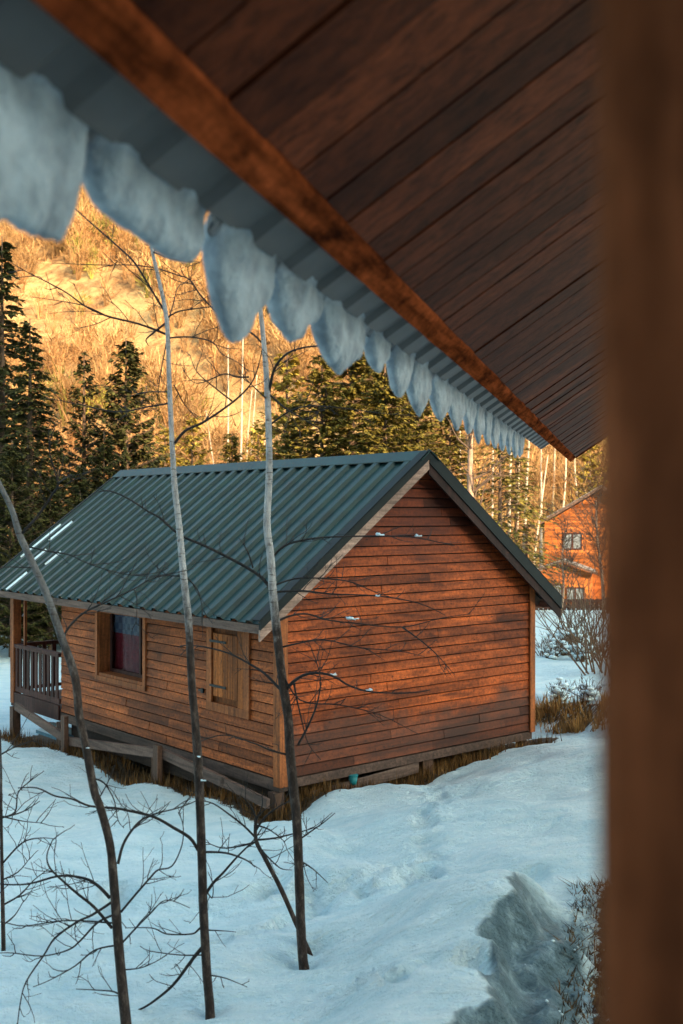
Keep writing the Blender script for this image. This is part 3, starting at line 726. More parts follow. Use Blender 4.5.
T1 = [(x, y, w * .86) for x, y, w in [(128, 1045, 13), (126, 1023, 12.5), (120, 962, 11.5), (116.5, 918, 11), (114, 885, 10.5), (110, 845, 9.5), (101, 810, 9.5), (94, 790, 9.5), (86, 747, 9.5), (79, 715, 9.5), (75, 677, 9.5), (60, 633, 9), (46, 593, 8.5), (31, 560, 8), (19, 533, 7.5), (12, 510, 6.5), (0, 485, 5.5), (-14, 455, 4.5), (-22, 410, 3.5), (-26, 350, 2)]]
bare_tree('bare_tree', 'leftmost of the three young bare trees, brown trunk leaning left across the porch', T1, 8.0, [
    (4, [(118, 864), (123, 845), (132, 830), (143, 819), (158, 813), (178, 808), (196, 801)]),
    (4.5, [(110, 898), (97, 885), (83, 878), (59, 876), (28, 884), (0, 884), (-20, 880)]),
    (4, [(112, 928), (94, 907), (79, 895), (64, 882), (50, 868), (47, 855), (53, 839)]),
    (2.5, [(112, 923), (85, 921), (59, 921), (24, 926), (0, 922), (-25, 925)]),
    (3, [(113, 915), (97, 923), (81, 940), (68, 950), (42, 956), (13, 953), (0, 953)]),
    (3.5, [(112, 902), (92, 915), (77, 922), (55, 938), (44, 955), (26, 982), (20, 1005), (17, 1030)]),
    (3, [(121, 912), (136, 894), (150, 878), (158, 870), (172, 866), (182, 845), (183, 825), (178, 812)]),
    (2.5, [(123, 942), (136, 928), (150, 914), (166, 900), (190, 908)]),
    (2.5, [(119, 945), (95, 950), (75, 966), (50, 980), (33, 987)]),
    (2.5, [(124, 1000), (115, 992), (95, 990), (76, 989)]),
    (2, [(121, 970), (140, 968), (155, 962), (167, 955)]),
    (3.5, [(64, 640), (67, 630), (82, 614), (104, 603), (134, 589), (149, 580), (175, 573)]),
    (3.5, [(21, 534), (37, 517), (52, 495), (58, 483), (50, 455), (51, 437), (55, 428)]),
    (2, [(58, 483), (66, 478), (72, 474)]),
    (2.5, [(30, 547), (47, 551), (70, 555), (87, 563), (119, 573), (150, 576), (180, 572)]),
    (2, [(98, 800), (108, 782), (115, 765)]), (2.2, [(92, 778), (104, 783), (114, 800), (118, 820), (124, 828)]),
    (2, [(36, 568), (10, 567), (-10, 569)]), (2, [(134, 589), (137, 600), (136, 625)]),
], 9, .35)
T2 = [(210, 1010, 9.5), (207, 975, 9), (205, 940, 9), (203, 900, 9), (202, 863, 9), (200, 806, 9), (198, 762, 9.5), (195, 720, 8), (192, 688, 8), (188.5, 622, 7.5), (184, 580, 7), (179, 525, 6.5), (175, 490, 6), (173, 460, 5.5), (171, 420, 5), (169, 375, 4.6), (167, 322, 4.5), (160, 285, 3.8), (152, 250, 3.2), (149, 234, 3), (143, 205, 2.5), (136, 160, 2)]
bare_tree('bare_tree', 'middle of the three young bare trees, pale above, crossing the wall by the closed shutter', T2, 8.4, [
    (4.5, [(198, 850), (190, 838), (174, 828), (154, 817), (130, 811), (114, 808), (90, 806), (72, 799), (55, 796), (37, 788), (18, 788)]),
    (5, [(202, 948), (195, 956), (189, 964), (174, 984), (158, 998), (143, 1008), (130, 1012), (112, 1014)]),
    (3, [(203, 925), (198, 930), (191, 934), (167, 934), (152, 928), (125, 928)]),
    (4, [(205, 895), (214, 882), (222, 874), (238, 856), (253, 841), (262, 828)]),
    (3.5, [(203, 852), (226, 853), (246, 860), (255, 867)]),
    (2, [(207, 930), (225, 931), (236, 932)]), (2, [(208, 975), (225, 978), (247, 987)]), (2, [(203, 955), (180, 955), (150, 951), (140, 946)]),
    (2, [(206, 890), (212, 898), (213, 885), (208, 872)]),
    (3.2, [(167, 315), (154, 294), (137, 266), (124, 252), (99, 230), (82, 215), (65, 199), (52, 186)]),
    (3.2, [(167, 335), (163, 333), (139, 324), (107, 316), (85, 306), (67, 293), (47, 282), (27, 272), (10, 262)]),
    (1.8, [(107, 316), (85, 306), (60, 301), (32, 297)]),
    (2.4, [(167, 318), (180, 311), (210, 307), (225, 305)]), (1.8, [(168, 322), (173, 305), (178, 287), (186, 283)]),
    (3, [(167, 322), (152, 334), (146, 340), (149, 346)]), (2.2, [(168, 338), (190, 337), (212, 342), (222, 354), (237, 362), (249, 372)]),
    (3.8, [(175, 443), (185, 431), (202, 423), (222, 410), (240, 396), (252, 382), (258, 367), (262, 350)]),
    (2.4, [(232, 401), (214, 387), (197, 372), (190, 355)]), (2.4, [(249, 377), (237, 377), (224, 374), (204, 382), (193, 382), (183, 370)]),
    (2, [(170, 392), (147, 392), (130, 396)]), (2.5, [(171, 403), (147, 407), (117, 412), (82, 405), (47, 398)]),
    (2, [(167, 340), (160, 377), (156, 412)]), (2, [(153, 252), (160, 245), (166, 238)]), (2.2, [(180, 576), (160, 576), (138, 580)]),
    (2.2, [(184, 575), (197, 589), (202, 607), (201, 625)]), (2.0, [(174, 385), (185, 405), (198, 420)]), (2.0, [(153, 252), (175, 260), (200, 262)]),
], 7)
T3 = [(305, 975, 11), (303, 960, 10), (301, 930, 9.8), (299.5, 886, 9.6), (297, 825, 9.6), (293.5, 789, 9.8), (290, 752, 9.8), (288, 717, 9.2), (282.5, 681, 9), (277, 633, 9), (273, 593, 8.6), (270.5, 555, 8.0), (267, 525, 7.6), (269, 480, 7), (269, 440, 6.6), (267, 385, 6), (264, 345, 5), (261, 315, 4.5), (256, 270, 3.5), (250, 220, 2.5)]
bare_tree('bare_tree', 'rightmost of the three young bare trees, standing before the near corner of the cabin', T3, 9.2, [
    (4, [(269, 392), (274, 370), (284, 356), (298, 349), (318, 346), (335, 349)]), (2.8, [(269, 394), (285, 408), (300, 417), (320, 429)]),
    (2.2, [(271, 424), (290, 411), (310, 406), (342, 408), (379, 413), (419, 416)]),
    (3.2, [(272, 558), (284, 546), (304, 540), (331, 537), (387, 536), (418, 538), (455, 546)]),
    (3, [(274, 592), (304, 591), (331, 594), (378, 596), (418, 603), (445, 615)]), (3, [(276, 622), (290, 616), (307, 614), (328, 620), (353, 623), (402, 627), (442, 618), (470, 614)]),
    (2.5, [(275, 585), (301, 578), (347, 581), (375, 592), (400, 600)]), (2.5, [(279, 648), (300, 643), (325, 640), (362, 648), (399, 651), (425, 657)]),
    (4.5, [(285, 692), (292, 683), (304, 675), (319, 673), (335, 677), (350, 686), (372, 692), (408, 693), (430, 690)]),
    (3, [(294, 683), (297, 700), (301, 717), (308, 743), (321, 760)]), (3, [(298, 745), (310, 722), (318, 700), (320, 675), (308, 640)]),
    (4.5, [(283, 692), (277, 686), (265, 674), (253, 666), (228, 653), (198, 646), (180, 646)]), (3, [(288, 755), (270, 750), (253, 743), (224, 735), (195, 743)]),
    (2.4, [(402, 627), (430, 648), (455, 675)]), (2.4, [(299, 840), (310, 832), (323, 823), (335, 813)]), (2.4, [(299, 860), (313, 869), (328, 883)]),
    (5, [(273, 592), (264, 580), (254, 572), (235, 561), (205, 546), (180, 535), (160, 518), (149, 512), (129, 499), (110, 491), (98, 492)]),
    (2.5, [(253, 568), (249, 555), (244, 545), (239, 538)]), (2.5, [(264, 345), (250, 332), (229, 324), (202, 297), (190, 280), (177, 275), (155, 268), (130, 265), (99, 265), (52, 263)]),
    (2, [(202, 297), (190, 280), (188, 266)]), (2.4, [(268, 400), (255, 388), (245, 378)]), (2.4, [(280, 668), (300, 700), (340, 705), (380, 715), (420, 735)]),
], 7.5)
# leaning sapling behind the right tree and small ones at the left
bare_tree('sapling', 'thin dark sapling leaning left from behind the rightmost tree, with a tangled crown', [(315, 968, 5), (309, 952, 5), (296, 923, 4.8), (281, 889, 4.6), (266, 860, 4.4), (256, 840, 4), (256, 816, 3)], 9.5, [
    (3, [(256, 840), (275, 838), (300, 832), (320, 826)]), (3, [(256, 842), (240, 846), (222, 848), (206, 842)]), (3, [(256, 838), (244, 826), (230, 815), (214, 804), (200, 800)]), (3, [(256, 830), (266, 816), (280, 806), (292, 800)]),
    (2.5, [(256, 818), (250, 805), (240, 795)]), (2.5, [(258, 845), (266, 855), (280, 868), (292, 870)]), (2.5, [(256, 825), (270, 830), (285, 842)]), (2.5, [(256, 820), (262, 806), (262, 794)])], 10)
bare_tree('sapling', 'thin upright sapling at the left edge of the photo with many fine twigs', [(4, 975, 4.5), (3, 920, 4), (2, 870, 3.5), (1, 810, 3), (1, 770, 2), (0, 730, 1.5)], 9.6, [
    (2.5, [(1, 818), (15, 812), (18, 793), (29, 782), (44, 771)]), (2.5, [(1, 818), (22, 812), (40, 801)]), (2.2, [(1, 816), (22, 821), (42, 823)]), (2.5, [(2, 864), (22, 843), (40, 838), (56, 839)]),
    (2.2, [(0, 755), (15, 747), (34, 740)]), (2.5, [(3, 905), (20, 895), (34, 880), (50, 868)]), (2.5, [(3, 925), (15, 915), (24, 900)]), (2.2, [(2, 850), (-15, 835)]), (2.2, [(2, 880), (18, 872), (30, 858)])], 10)
# little caps of snow caught on the twigs
for i, (x, y, Y, w_, lab) in enumerate(((353, 619, 9.1, .055, 'longest white cap of snow on a twig before the cabin gable'), (333, 675, 9.1, .035, 'small cap of snow on the arched branch right of the pale tree'), (369, 690, 9.1, .035, 'small cap of snow near the end of the arched branch'),
        (380, 535, 9.0, .035, 'cap of snow on the highest twig under the gable peak, left one'), (418, 536, 9.0, .04, 'cap of snow on the highest twig under the gable peak, right one'), (378, 596, 9.1, .03, 'tiny cap of snow on a twig at mid gable height'),
        (199, 757, 8.34, .016, 'upper crumb of snow stuck to the middle trunk'), (203, 781, 8.34, .02, 'lower crumb of snow stuck to the middle trunk'), (88, 748, 7.94, .02, 'crumb of snow stuck in the fork of the left trunk'))):
    m = MB(); c_ = px(x, y, Y); vs = []; N1, N2 = 12, 7
    for a in range(N2):
        for b in range(N1):
            th = math.pi * a / (N2 - 1); ph = 2 * math.pi * b / N1
            d = Vector((math.sin(th) * math.cos(ph), math.sin(th) * math.sin(ph) * .4, math.cos(th) * (.42 if math.cos(th) > 0 else .12))); f = .8 + 1.5 * noise.noise(Vector((d.x * 2.2 + i * 4.3, d.y, d.z * 1.5)))
            vs.append(c_ + d * w_ * f)
    m.add(vs, [(a * N1 + b, a * N1 + (b + 1) % N1, (a + 1) * N1 + (b + 1) % N1, (a + 1) * N1 + b) for a in range(N2 - 1) for b in range(N1)])
    tag(m.build('snow_clump', M_snow, None, True), lab, 'snow', 'caps of snow on the bare trees')

# ------------------------------------------------------------------ dry grass (uncountable)
def blades(name, label, spots, mat, h=(.12, .35), w=.008, lean=.5):
    V = []; T = []
    for (x, y) in spots:
        z = gz_fast(x, y); L = rnd.uniform(*h); a = rnd.uniform(0, 6.28); l = rnd.uniform(0, lean) * L; ww = rnd.uniform(.6, 1.5) * w; b = a + rnd.uniform(-.5, .5)
        dx, dy = math.cos(a), math.sin(a); ex, ey = -math.sin(b) * ww, math.cos(b) * ww
        V += [(x - ex, y - ey, z - .02), (x + ex, y + ey, z - .02), (x + dx * l, y + dy * l, z + L * rnd.uniform(.5, 1))]; T += [rnd.uniform(.4, 1.7)] * 3
    V = np.array(V); o = npmesh(name, V, np.arange(len(V)).reshape(-1, 3), mat, np.array(T)); return tag(o, label, 'grass', kind='stuff')
def gz_fast(x, y):
    i = np.searchsorted(gx, x) - 1; j = np.searchsorted(gy, y) - 1; u = (x - gx[i]) / (gx[i + 1] - gx[i]); v = (y - gy[j]) / (gy[j + 1] - gy[j])
    return float((GZ[j, i] * (1 - u) + GZ[j, i + 1] * u) * (1 - v) + (GZ[j + 1, i] * (1 - u) + GZ[j + 1, i + 1] * u) * v)
sp = []
for _ in range(5200):
    t_ = rnd.uniform(-.3, 5.6); o_ = rnd.gauss(-.02, .16)
    if rnd.random() < .3 + .7 * abs(noise.noise(Vector((t_ * 1.8, o_ * 3, 0)))) * 2.2: p = C0 + GD * t_ + LD * (o_ - .0); sp.append((p.x, p.y))
for _ in range(3500):
    s = rnd.uniform(0, 9.2); o_ = rnd.uniform(-.55, .2)
    if rnd.random() < .35 + abs(noise.noise(Vector((s * 1.5, o_ * 3, 5)))) * 2: p = C0 + GD * o_ + LD * s; sp.append((p.x, p.y))
blades('dry_grass', 'brown dry grass along the foot of the cabin walls', sp, M_grass, (.08, .30), .009)
sp = []
for _ in range(5200):
    d = rnd.uniform(.0, .62); yy = rnd.uniform(17.6, 21.7); k = 3.69 + (d - (yy - 20.8) * .354) / .935; sp.append((k, yy))
blades('dry_grass', 'tufts of brown dry grass on the bank right of the cabin', [q for q in sp if rnd.random() < -.15 + 2.2 * abs(noise.noise(Vector((q[0] * 1.6, q[1] * 1.3, 2))))], leafy('rusty_grass_blades', (.22, .11, .035), (.55, .30, .10), scale=3), (.12, .42), .012, .8)
sp = []
for _ in range(5000):
    a = rnd.uniform(-1.3, .38) if rnd.random() < .8 else rnd.uniform(.2, .55); s = rnd.uniform(6.5, 10.7); sp.append((s * sph - a * cph, s * cph + a * sph))
blades('dry_grass', 'dark withered weeds at the foot of the near building beside the post', sp, leafy('dark_weeds', (.035, .022, .010), (.16, .09, .035), scale=6), (.03, .14), .008, 2.2)
# clods and crumbs of snow fallen in the trough
V = []; F = []
def blob(c_, r_, seed, sq=.7, N1=9, N2=6, V=V, F=F):
    o = len(V)
    for a in range(N2):
        for b in range(N1):
            th = math.pi * a / (N2 - 1); ph = 2 * math.pi * b / N1; d = Vector((math.sin(th) * math.cos(ph), math.sin(th) * math.sin(ph), math.cos(th) * sq))
            V.append(tuple(c_ + d * r_ * (1 + .5 * noise.noise(d * 1.7 + Vector((seed * 3.1, 0, 0))))))
    for a in range(N2 - 1):
        for b in range(N1): F.append((o + a * N1 + b, o + a * N1 + (b + 1) % N1, o + (a + 1) * N1 + (b + 1) % N1, o + (a + 1) * N1 + b))
for i in range(70):
    a = rnd.gauss(.45, .30); s = rnd.uniform(6, 10.3); x, y = s * sph - a * cph, s * cph + a * sph
    blob(Vector((x, y, gz_fast(x, y) + .004)), rnd.uniform(.005, .017), i)
tag(npmesh('snow_crumbs', np.array(V), np.array(F), M_snow, smooth=True), 'crumbs of fallen snow in the trough below the eave', 'snow crumbs', kind='stuff')

# small things under the cabin
b = empty('bucket', C0 + GD * 1.30 + LD * -.04 + Vector((0, 0, cab_g(1.30, -.04) + .12)), 0, 'small teal tub half hidden under the cabin gable', 'tub')
m = MB(); m.tube([(0, 0, 0), (0, 0, .02), (0, 0, .12)], [.05, .055, .07], 16); m.build('body', M_teal, b, True); m = MB(); m.tube([(0, 0, .12), (0, 0, .14)], [.076, .076], 16); m.build('rim', M_teal, b)
for i, (s, z, lab) in enumerate(((7.1, -.42, 'upper snow dusted blue board stored under the porch'), (7.25, -.56, 'lower snow dusted blue board stored under the porch'))):
    o = empty('stored_board', C0 + GD * .25 + LD * s + Vector((0, 0, z)), CROT, lab, 'board', 'blue boards under the porch')
    m = MB(); m.box(-.15, .15, -.6, .9, -.06, 0); m.build('board', M_bluewood, o)
    m = MB(); vs = []; 
    for k in range(13):
        y_ = -.58 + 1.46 * k / 12
        for u, h_ in ((-.14, .001), (-.08, .03), (0, .04), (.08, .03), (.14, .001)): vs.append(Vector((u, y_, h_ * (.7 + .5 * noise.noise(Vector((k * .8, u * 9, i)))))))
    m.add(vs, [(k * 5 + j, k * 5 + j + 1, k * 5 + j + 6, k * 5 + j + 5) for k in range(12) for j in range(4)]); m.build('snow_cover', M_snow, o, True)

# ------------------------------------------------------------------ conifers
def spruce_data(H, Rb, seed, bare=.08, droop=.35, dense=1.0, spray=.34, power=.85):
    r_ = random.Random(seed); tr = MB(); tr.tube([(0, 0, -.4), (0, 0, H * .5), (0, 0, H)], [H * .016, H * .010, .02], 8)
    V = []; T = []; br = MB(); z = H * bare
    while z < H * .985:
        f = z / H; L0 = Rb * (1 - f) ** power + .12
        nb = max(5, int((7 + 4 * (1 - f)) * dense))
        for k in range(nb):
            a = r_.uniform(0, 6.283); L = L0 * r_.uniform(.55, 1.15); up = .25 + .35 * f; zb = z + r_.uniform(-.3, .3)
            pts = []
            for j in range(6):
                u = j / 5; pts.append(Vector((math.cos(a) * L * u, math.sin(a) * L * u, zb + L * (up * u - droop * 1.6 * u * u + .18 * u ** 4))))
            if L > .8: br.tube(pts, [.03 * (1 - .8 * j / 5) for j in range(6)], 3, cap=False)
            ns = int((7 + L * 17) * dense)
            for _ in range(ns):
                u = r_.uniform(.12, 1.0) ** .8; i = min(4, int(u * 5)); p = pts[i].lerp(pts[i + 1], u * 5 - i) if u < 1 else pts[5]
                aa = a + r_.choice([-1, 1]) * r_.uniform(.3, 1.3) * (1 - .5 * u); l = spray * r_.uniform(.5, 1.3) * (1.15 - .4 * u)
                d = Vector((math.cos(aa), math.sin(aa), r_.uniform(-.75, .12))).normalized(); sd_ = d.cross(Vector((r_.uniform(-.6, .6), r_.uniform(-.6, .6), 1))).normalized() * l * r_.uniform(.15, .30)
                t_ = r_.uniform(.55, 1.5); e = p + d * l; mdl = p + d * l * .45
                V += [p, mdl + sd_, e, mdl - sd_]; T += [t_] * 4
        z += .26 + .20 * (1 - f) * (H / 15)
    V = np.array([tuple(v) for v in V]); return tr, br, V, np.array(T)
def make_conifer(name, label, seed, H, Rb, mat, group=None, cat='spruce', **kw):
    root = empty(name, (0, 0, 0), 0, label, cat, group)
    tr, br, V, T = spruce_data(H, Rb, seed, **kw)
    tr.build('trunk', M_barkd, root, True); br.build('boughs', M_barkd, root)
    o = npmesh('crown', V, np.arange(len(V)).reshape(-1, 4), mat, T); o.parent = root; return root
def copy_tree(o, label=None, group=None, mat=None):
    c_ = o.copy(); COL.objects.link(c_)
    for ch in list(o.children): d = ch.copy(); COL.objects.link(d); d.parent = c_
    if label: c_['label'] = label
    if group: c_['group'] = group
    return c_
def place(o, x, Ytop, Y, H0, rz=None):
    p = px(x, Ytop, Y); b = max(gz(p.x, p.y), float(hill_z(np.array(p.x), np.array(p.y)))) - .2
    s = (p.z - b) / H0; o.location = (p.x, p.y, b); o.scale = (s, s, s); o.rotation_euler = (0, 0, rnd.uniform(0, 6.28) if rz is None else rz)
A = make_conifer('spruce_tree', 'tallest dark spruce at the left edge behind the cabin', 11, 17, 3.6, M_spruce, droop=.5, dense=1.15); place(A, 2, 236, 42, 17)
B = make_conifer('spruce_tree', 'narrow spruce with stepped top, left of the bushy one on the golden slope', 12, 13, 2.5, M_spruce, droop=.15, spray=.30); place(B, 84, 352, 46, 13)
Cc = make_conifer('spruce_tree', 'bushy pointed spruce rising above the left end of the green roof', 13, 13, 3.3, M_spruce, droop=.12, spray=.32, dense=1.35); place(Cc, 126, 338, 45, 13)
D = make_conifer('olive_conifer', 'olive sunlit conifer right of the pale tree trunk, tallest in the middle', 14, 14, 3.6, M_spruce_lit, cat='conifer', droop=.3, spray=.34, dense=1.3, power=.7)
E_ = make_conifer('yellow_conifer', 'bright yellow green conifer just right of the thin trunk above the roof ridge', 15, 11, 2.8, M_larch, cat='conifer', droop=.15, spray=.36, dense=.9, power=.75)
for (src, H0, x, yt, Y, lab) in ((A, 17, 30, 318, 39, 'dark spruce second from the left edge, lower than its neighbour'), (A, 17, -28, 210, 47, 'dark spruce partly cut off by the left edge'), (B, 13, 58, 430, 40, 'low dark spruce filling the gap between the left spruces'),
        (Cc, 13, 104, 432, 41, 'low dark spruce between the narrow and the bushy spruce'), (Cc, 13, 12, 440, 36, 'dense low spruce behind the porch'), (Cc, 13, 50, 475, 37, 'lowest dark spruce beyond the left roof edge'), (B, 13, 148, 430, 50, 'small spruce leaning out right of the bushy spruce'), (Cc, 13, 80, 462, 38, 'low wide spruce against the left verge of the roof')):
    place(copy_tree(src, lab), x, yt, Y, H0)
place(D, 352, 300, 52, 14)
for (x, yt, Y, lab) in ((322, 352, 50, 'olive conifer under the pointed lump of hanging snow'), (385, 335, 47, 'olive conifer with dark lower boughs left of the roof peak'), (418, 372, 50, 'olive conifer just left of the cabin roof peak'),
        (450, 398, 54, 'olive conifer directly above the right slope of the cabin roof'), (300, 395, 55, 'small olive conifer right beside the pale tree'), (232, 432, 60, 'olive conifer low behind the clump of white birches'), (396, 300, 62, 'far olive conifer half hidden by the hanging snow')):
    place(copy_tree(D, lab), x, yt, Y, 14)
place(E_, 287, 352, 58, 11)
for (x, yt, Y, lab) in ((165, 425, 62, 'yellow green conifer low to the left of the middle trunk'), (192, 415, 66, 'yellow green conifer low to the right of the middle trunk'), (590, 430, 85, 'yellow green conifer above the orange house beside the post'), (258, 425, 64, 'yellow green conifer low left of the pale right tree')):
    place(copy_tree(E_, lab), x, yt, Y, 11)
for (x, yt, Y, lab) in ((498, 452, 44, 'ragged spruce with drooping boughs right of the cabin roof peak'), (540, 470, 52, 'ragged spruce with drooping boughs just left of the orange house')):
    pass
# ragged spruce with long sparse boughs right of the peak
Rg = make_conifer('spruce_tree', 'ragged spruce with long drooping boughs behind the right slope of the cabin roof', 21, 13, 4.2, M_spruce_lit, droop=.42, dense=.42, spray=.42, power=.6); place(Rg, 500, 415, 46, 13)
o = copy_tree(Rg, 'ragged spruce with sparse boughs left of the orange house'); place(o, 516, 435, 56, 13)

# pinkish bare trunk and pale birches -------------------------------------------
def pole_tree(name, label, x0, y0, x1, y1, Y, wpx, mat, group=None, nb=10, seed=1, cat='tree', blen=1.6):
    r_ = random.Random(seed); p1 = px(x1, y1, Y); p0 = px(x0, y0, Y); b = max(gz(p0.x, Y), float(hill_z(np.array(p0.x), np.array(Y)))) - .3
    base = Vector((p0.x, Y, b)); root = empty(name, base, 0, label, cat, group); top = p1 - base; w_ = wpx * Y / FPX / 2
    pts = [Vector((0, 0, 0)), top * .35 + Vector((r_.uniform(-.1, .1), 0, 0)), top * .7 + Vector((r_.uniform(-.1, .1), 0, 0)), top]
    m = MB(); m.tube(catmull(pts, 4), [w_ * (1.15 - .75 * i / 12) for i in range(13)], 8); m.build('trunk', mat, root, True)
    m = MB()
    for k in range(nb):
        f = r_.uniform(.35, 1); q = [top * f]; d = Vector((r_.gauss(0, 1), r_.gauss(0, 1), r_.uniform(.2, 1.4))).normalized(); l = blen * r_.uniform(.5, 1.2)
        for j in range(5): d = (d + Vector((r_.gauss(0, .15), r_.gauss(0, .15), .08))).normalized(); q.append(q[-1] + d * l / 5)
        m.tube(q, [max(.008, w_ * .25 * (1 - j / 6)) for j in range(6)], 4, cap=False)
        for _ in range(9):
            i = r_.randint(1, 4); e = Vector((r_.gauss(0, 1), r_.gauss(0, 1), r_.uniform(0, 1.2))).normalized() * l * .45; m.tube([q[i], q[i] + e * .5 + Vector((0, 0, .03)), q[i] + e], [.009, .007, .004], 3, cap=False)
    m.build('crown', M_twig_gold if mat != M_barkpink else M_barkd, root); return root
plab = ['sunlit pale trunk left of the two near the eave corner, right of the ragged spruce', 'sunlit pale trunk under the corner of the near eave', 'thin pale trunk standing close to the side canopy of the orange house', 'thin pale trunk second to the right of the thick pinkish trunk',
        'pale trunk touching the left wall of the orange house', 'thin far trunk between two pale trunks left of the near eave corner', 'pale trunk rising behind the left roof slope of the orange house', 'pale trunk rising behind the peak of the orange house', 'thin pale trunk leaning right behind the left eave of the orange house', 'thin pale trunk just left of the thick pinkish trunk']
pole_tree('dead_tree', 'thick pinkish bare trunk standing just right of the cabin roof peak', 475, 560, 471, 425, 43, 9.5, M_barkpink, nb=22, seed=4, blen=1.8)
for i, (xa, xb, yt, Y, w_) in enumerate(((507, 512, 430, 60, 4.2), (524, 530, 425, 62, 3.8), (530, 548, 455, 58, 2.6), (490, 493, 450, 66, 3.0), (541, 541, 440, 70, 3.0), (515, 519, 450, 74, 2.6), (560, 566, 440, 84, 2.8), (578, 575, 445, 88, 2.6), (552, 556, 430, 90, 2.4), (462, 460, 430, 68, 2.4))):
    pole_tree('birch_tree', plab[i], xa, 600, xb, yt, Y, w_, M_barkp, 'pale trunks in the sunlit wood', 12, 30 + i, 'tree')
bl = ['white birch stem, leftmost of the clump above the roof ridge', 'straight white birch stem, tallest in the clump above the roof ridge', 'white birch stem leaning slightly right in the clump above the ridge', 'white birch stem third from the right in the clump above the ridge', 'white birch stem leaning far right, rightmost of the clump above the ridge', 'short white birch stem leaning left in the clump above the ridge']
for i, (xa, xb, yt, w_) in enumerate(((228, 228, 345, 2.6), (239, 243, 330, 2.8), (240, 252, 390, 2.0), (244, 257, 375, 2.0), (247, 268, 418, 1.8), (228, 206, 410, 1.8))):
    pole_tree('birch_tree', bl[i], xa, 470, xb, yt, 68 + i * .5, w_, M_barkp, 'white birch stems above the roof ridge', 14, 60 + i, 'birch', 2.2)

# ------------------------------------------------------------------ golden thicket on the hillside (one mass)
rs = np.random.RandomState(5)
def thicket(name, label, N, xr, yr, accept, hr, mat, per=90, wv=.045, seed=1):
    rs = np.random.RandomState(seed); Vs = []; Ts = []; cnt = 0; tries = 0
    while cnt < N and tries < N * 30:
        tries += 1; x = rs.uniform(*xr); y = rs.uniform(*yr); z = float(hill_z(np.array(x), np.array(y)))
        qx = 341.5 + FPX * x / y; qy = 515 - FPX * z / y
        if not accept(qx, qy, x, y, rs): continue
        cnt += 1; H = rs.uniform(*hr) * (1.0 if rs.rand() > .12 else 1.8); k = per
        base = np.array([x, y, z - .1]); tint = rs.uniform(.4, 1.35)
        # a rounded crown of fine twigs that fork outwards and up, on a few stems
        d = rs.normal(0, 1, (k, 3)); d /= np.linalg.norm(d, axis=1)[:, None]; d[:, 2] = np.abs(d[:, 2]) * 1.1 - .15
        rad = H * rs.uniform(.05, .42, k); st = base + np.array([0, 0, H * .42]) + d * rad[:, None] * np.array([1, 1, 1.15])
        ns_ = k // 8; st[:ns_] = base + rs.normal(0, .12, (ns_, 3)) * np.array([1, 1, 0])
        e = d * .9 + np.array([0, 0, .35]) + rs.normal(0, .45, (k, 3)); e /= np.linalg.norm(e, axis=1)[:, None]
        L = H * rs.uniform(.10, .24, k); L[:ns_] = H * rs.uniform(.5, .9, ns_); e[:ns_] = e[:ns_] * .35 + np.array([0, 0, .8]); en = st + e * L[:, None]
        w = rs.uniform(.5, 1.3, k) * wv; q = rs.uniform(0, 6.283, k); pr = np.c_[np.cos(q), np.sin(q) * .6, rs.uniform(-.5, .5, k)] * w[:, None]
        Vs.append(np.stack([st - pr, st + pr, en], 1).reshape(-1, 3)); Ts.append(np.repeat(tint * rs.uniform(.7, 1.25, k), 3))
    V = np.concatenate(Vs); T = np.concatenate(Ts); o = npmesh(name, V, np.arange(len(V)).reshape(-1, 3), mat, T); return tag(o, label, 'thicket', kind='stuff')
def acc_left(qx, qy, x, y, rs):
    # open meadow: a diagonal band below the thicket
    top = 275 + max(0, qx - 110) * .9 + 14 * math.sin(qx * .09); bot = 350 + max(0, qx - 110) * .75
    if qx > 330: return True
    inside = top < qy < bot
    return (rs.rand() < .06) if inside else True
thicket('hill_thicket', 'golden bare bushes and young trees covering the sunlit hillside', 4000, (-75, 30), (74, 190), acc_left, (2.0, 4.8), M_twig_gold, 160, .055, 2)
thicket('hill_thicket', 'brown tangle of bare bushes in the wood right of the cabin', 700, (0, 40), (66, 120), lambda *a: True, (2.0, 5.0), leafy('ochre_twigs', (.24, .15, .06), (.40, .27, .10), scale=.3), 90, .04, 3)
thicket('hill_thicket', 'olive green brush scattered among the golden bushes', 420, (-60, 30), (90, 190), lambda qx, qy, x, y, r: noise.noise(Vector((x * .07, y * .07, 0))) > .12 and acc_left(qx, qy, x, y, r), (1.5, 3.6), leafy('olive_twigs', (.16, .14, .03), (.28, .24, .05), scale=.3), 150, .07, 4)
# golden young conifers on the skyline of the slope
gc = make_conifer('young_conifer', 'golden lit young conifer on the upper slope between two hanging snow slabs', 41, 7, 1.7, leafy('golden_needles', (.22, .15, .035), (.36, .25, .06)), cat='conifer', droop=.2, spray=.4, dense=.9)
place(gc, 73, 196, 150, 7)
for x, yt, Y, lab in ((196, 222, 150, 'golden lit young conifer at the tip of the second snow slab'), (100, 215, 155, 'golden young conifer high on the slope right of the gap in the hanging snow'), (112, 218, 158, 'golden young conifer highest behind the upward branch'), (60, 225, 140, 'golden young conifer left below the snow gap')):
    place(copy_tree(gc, lab), x, yt, Y, 7)

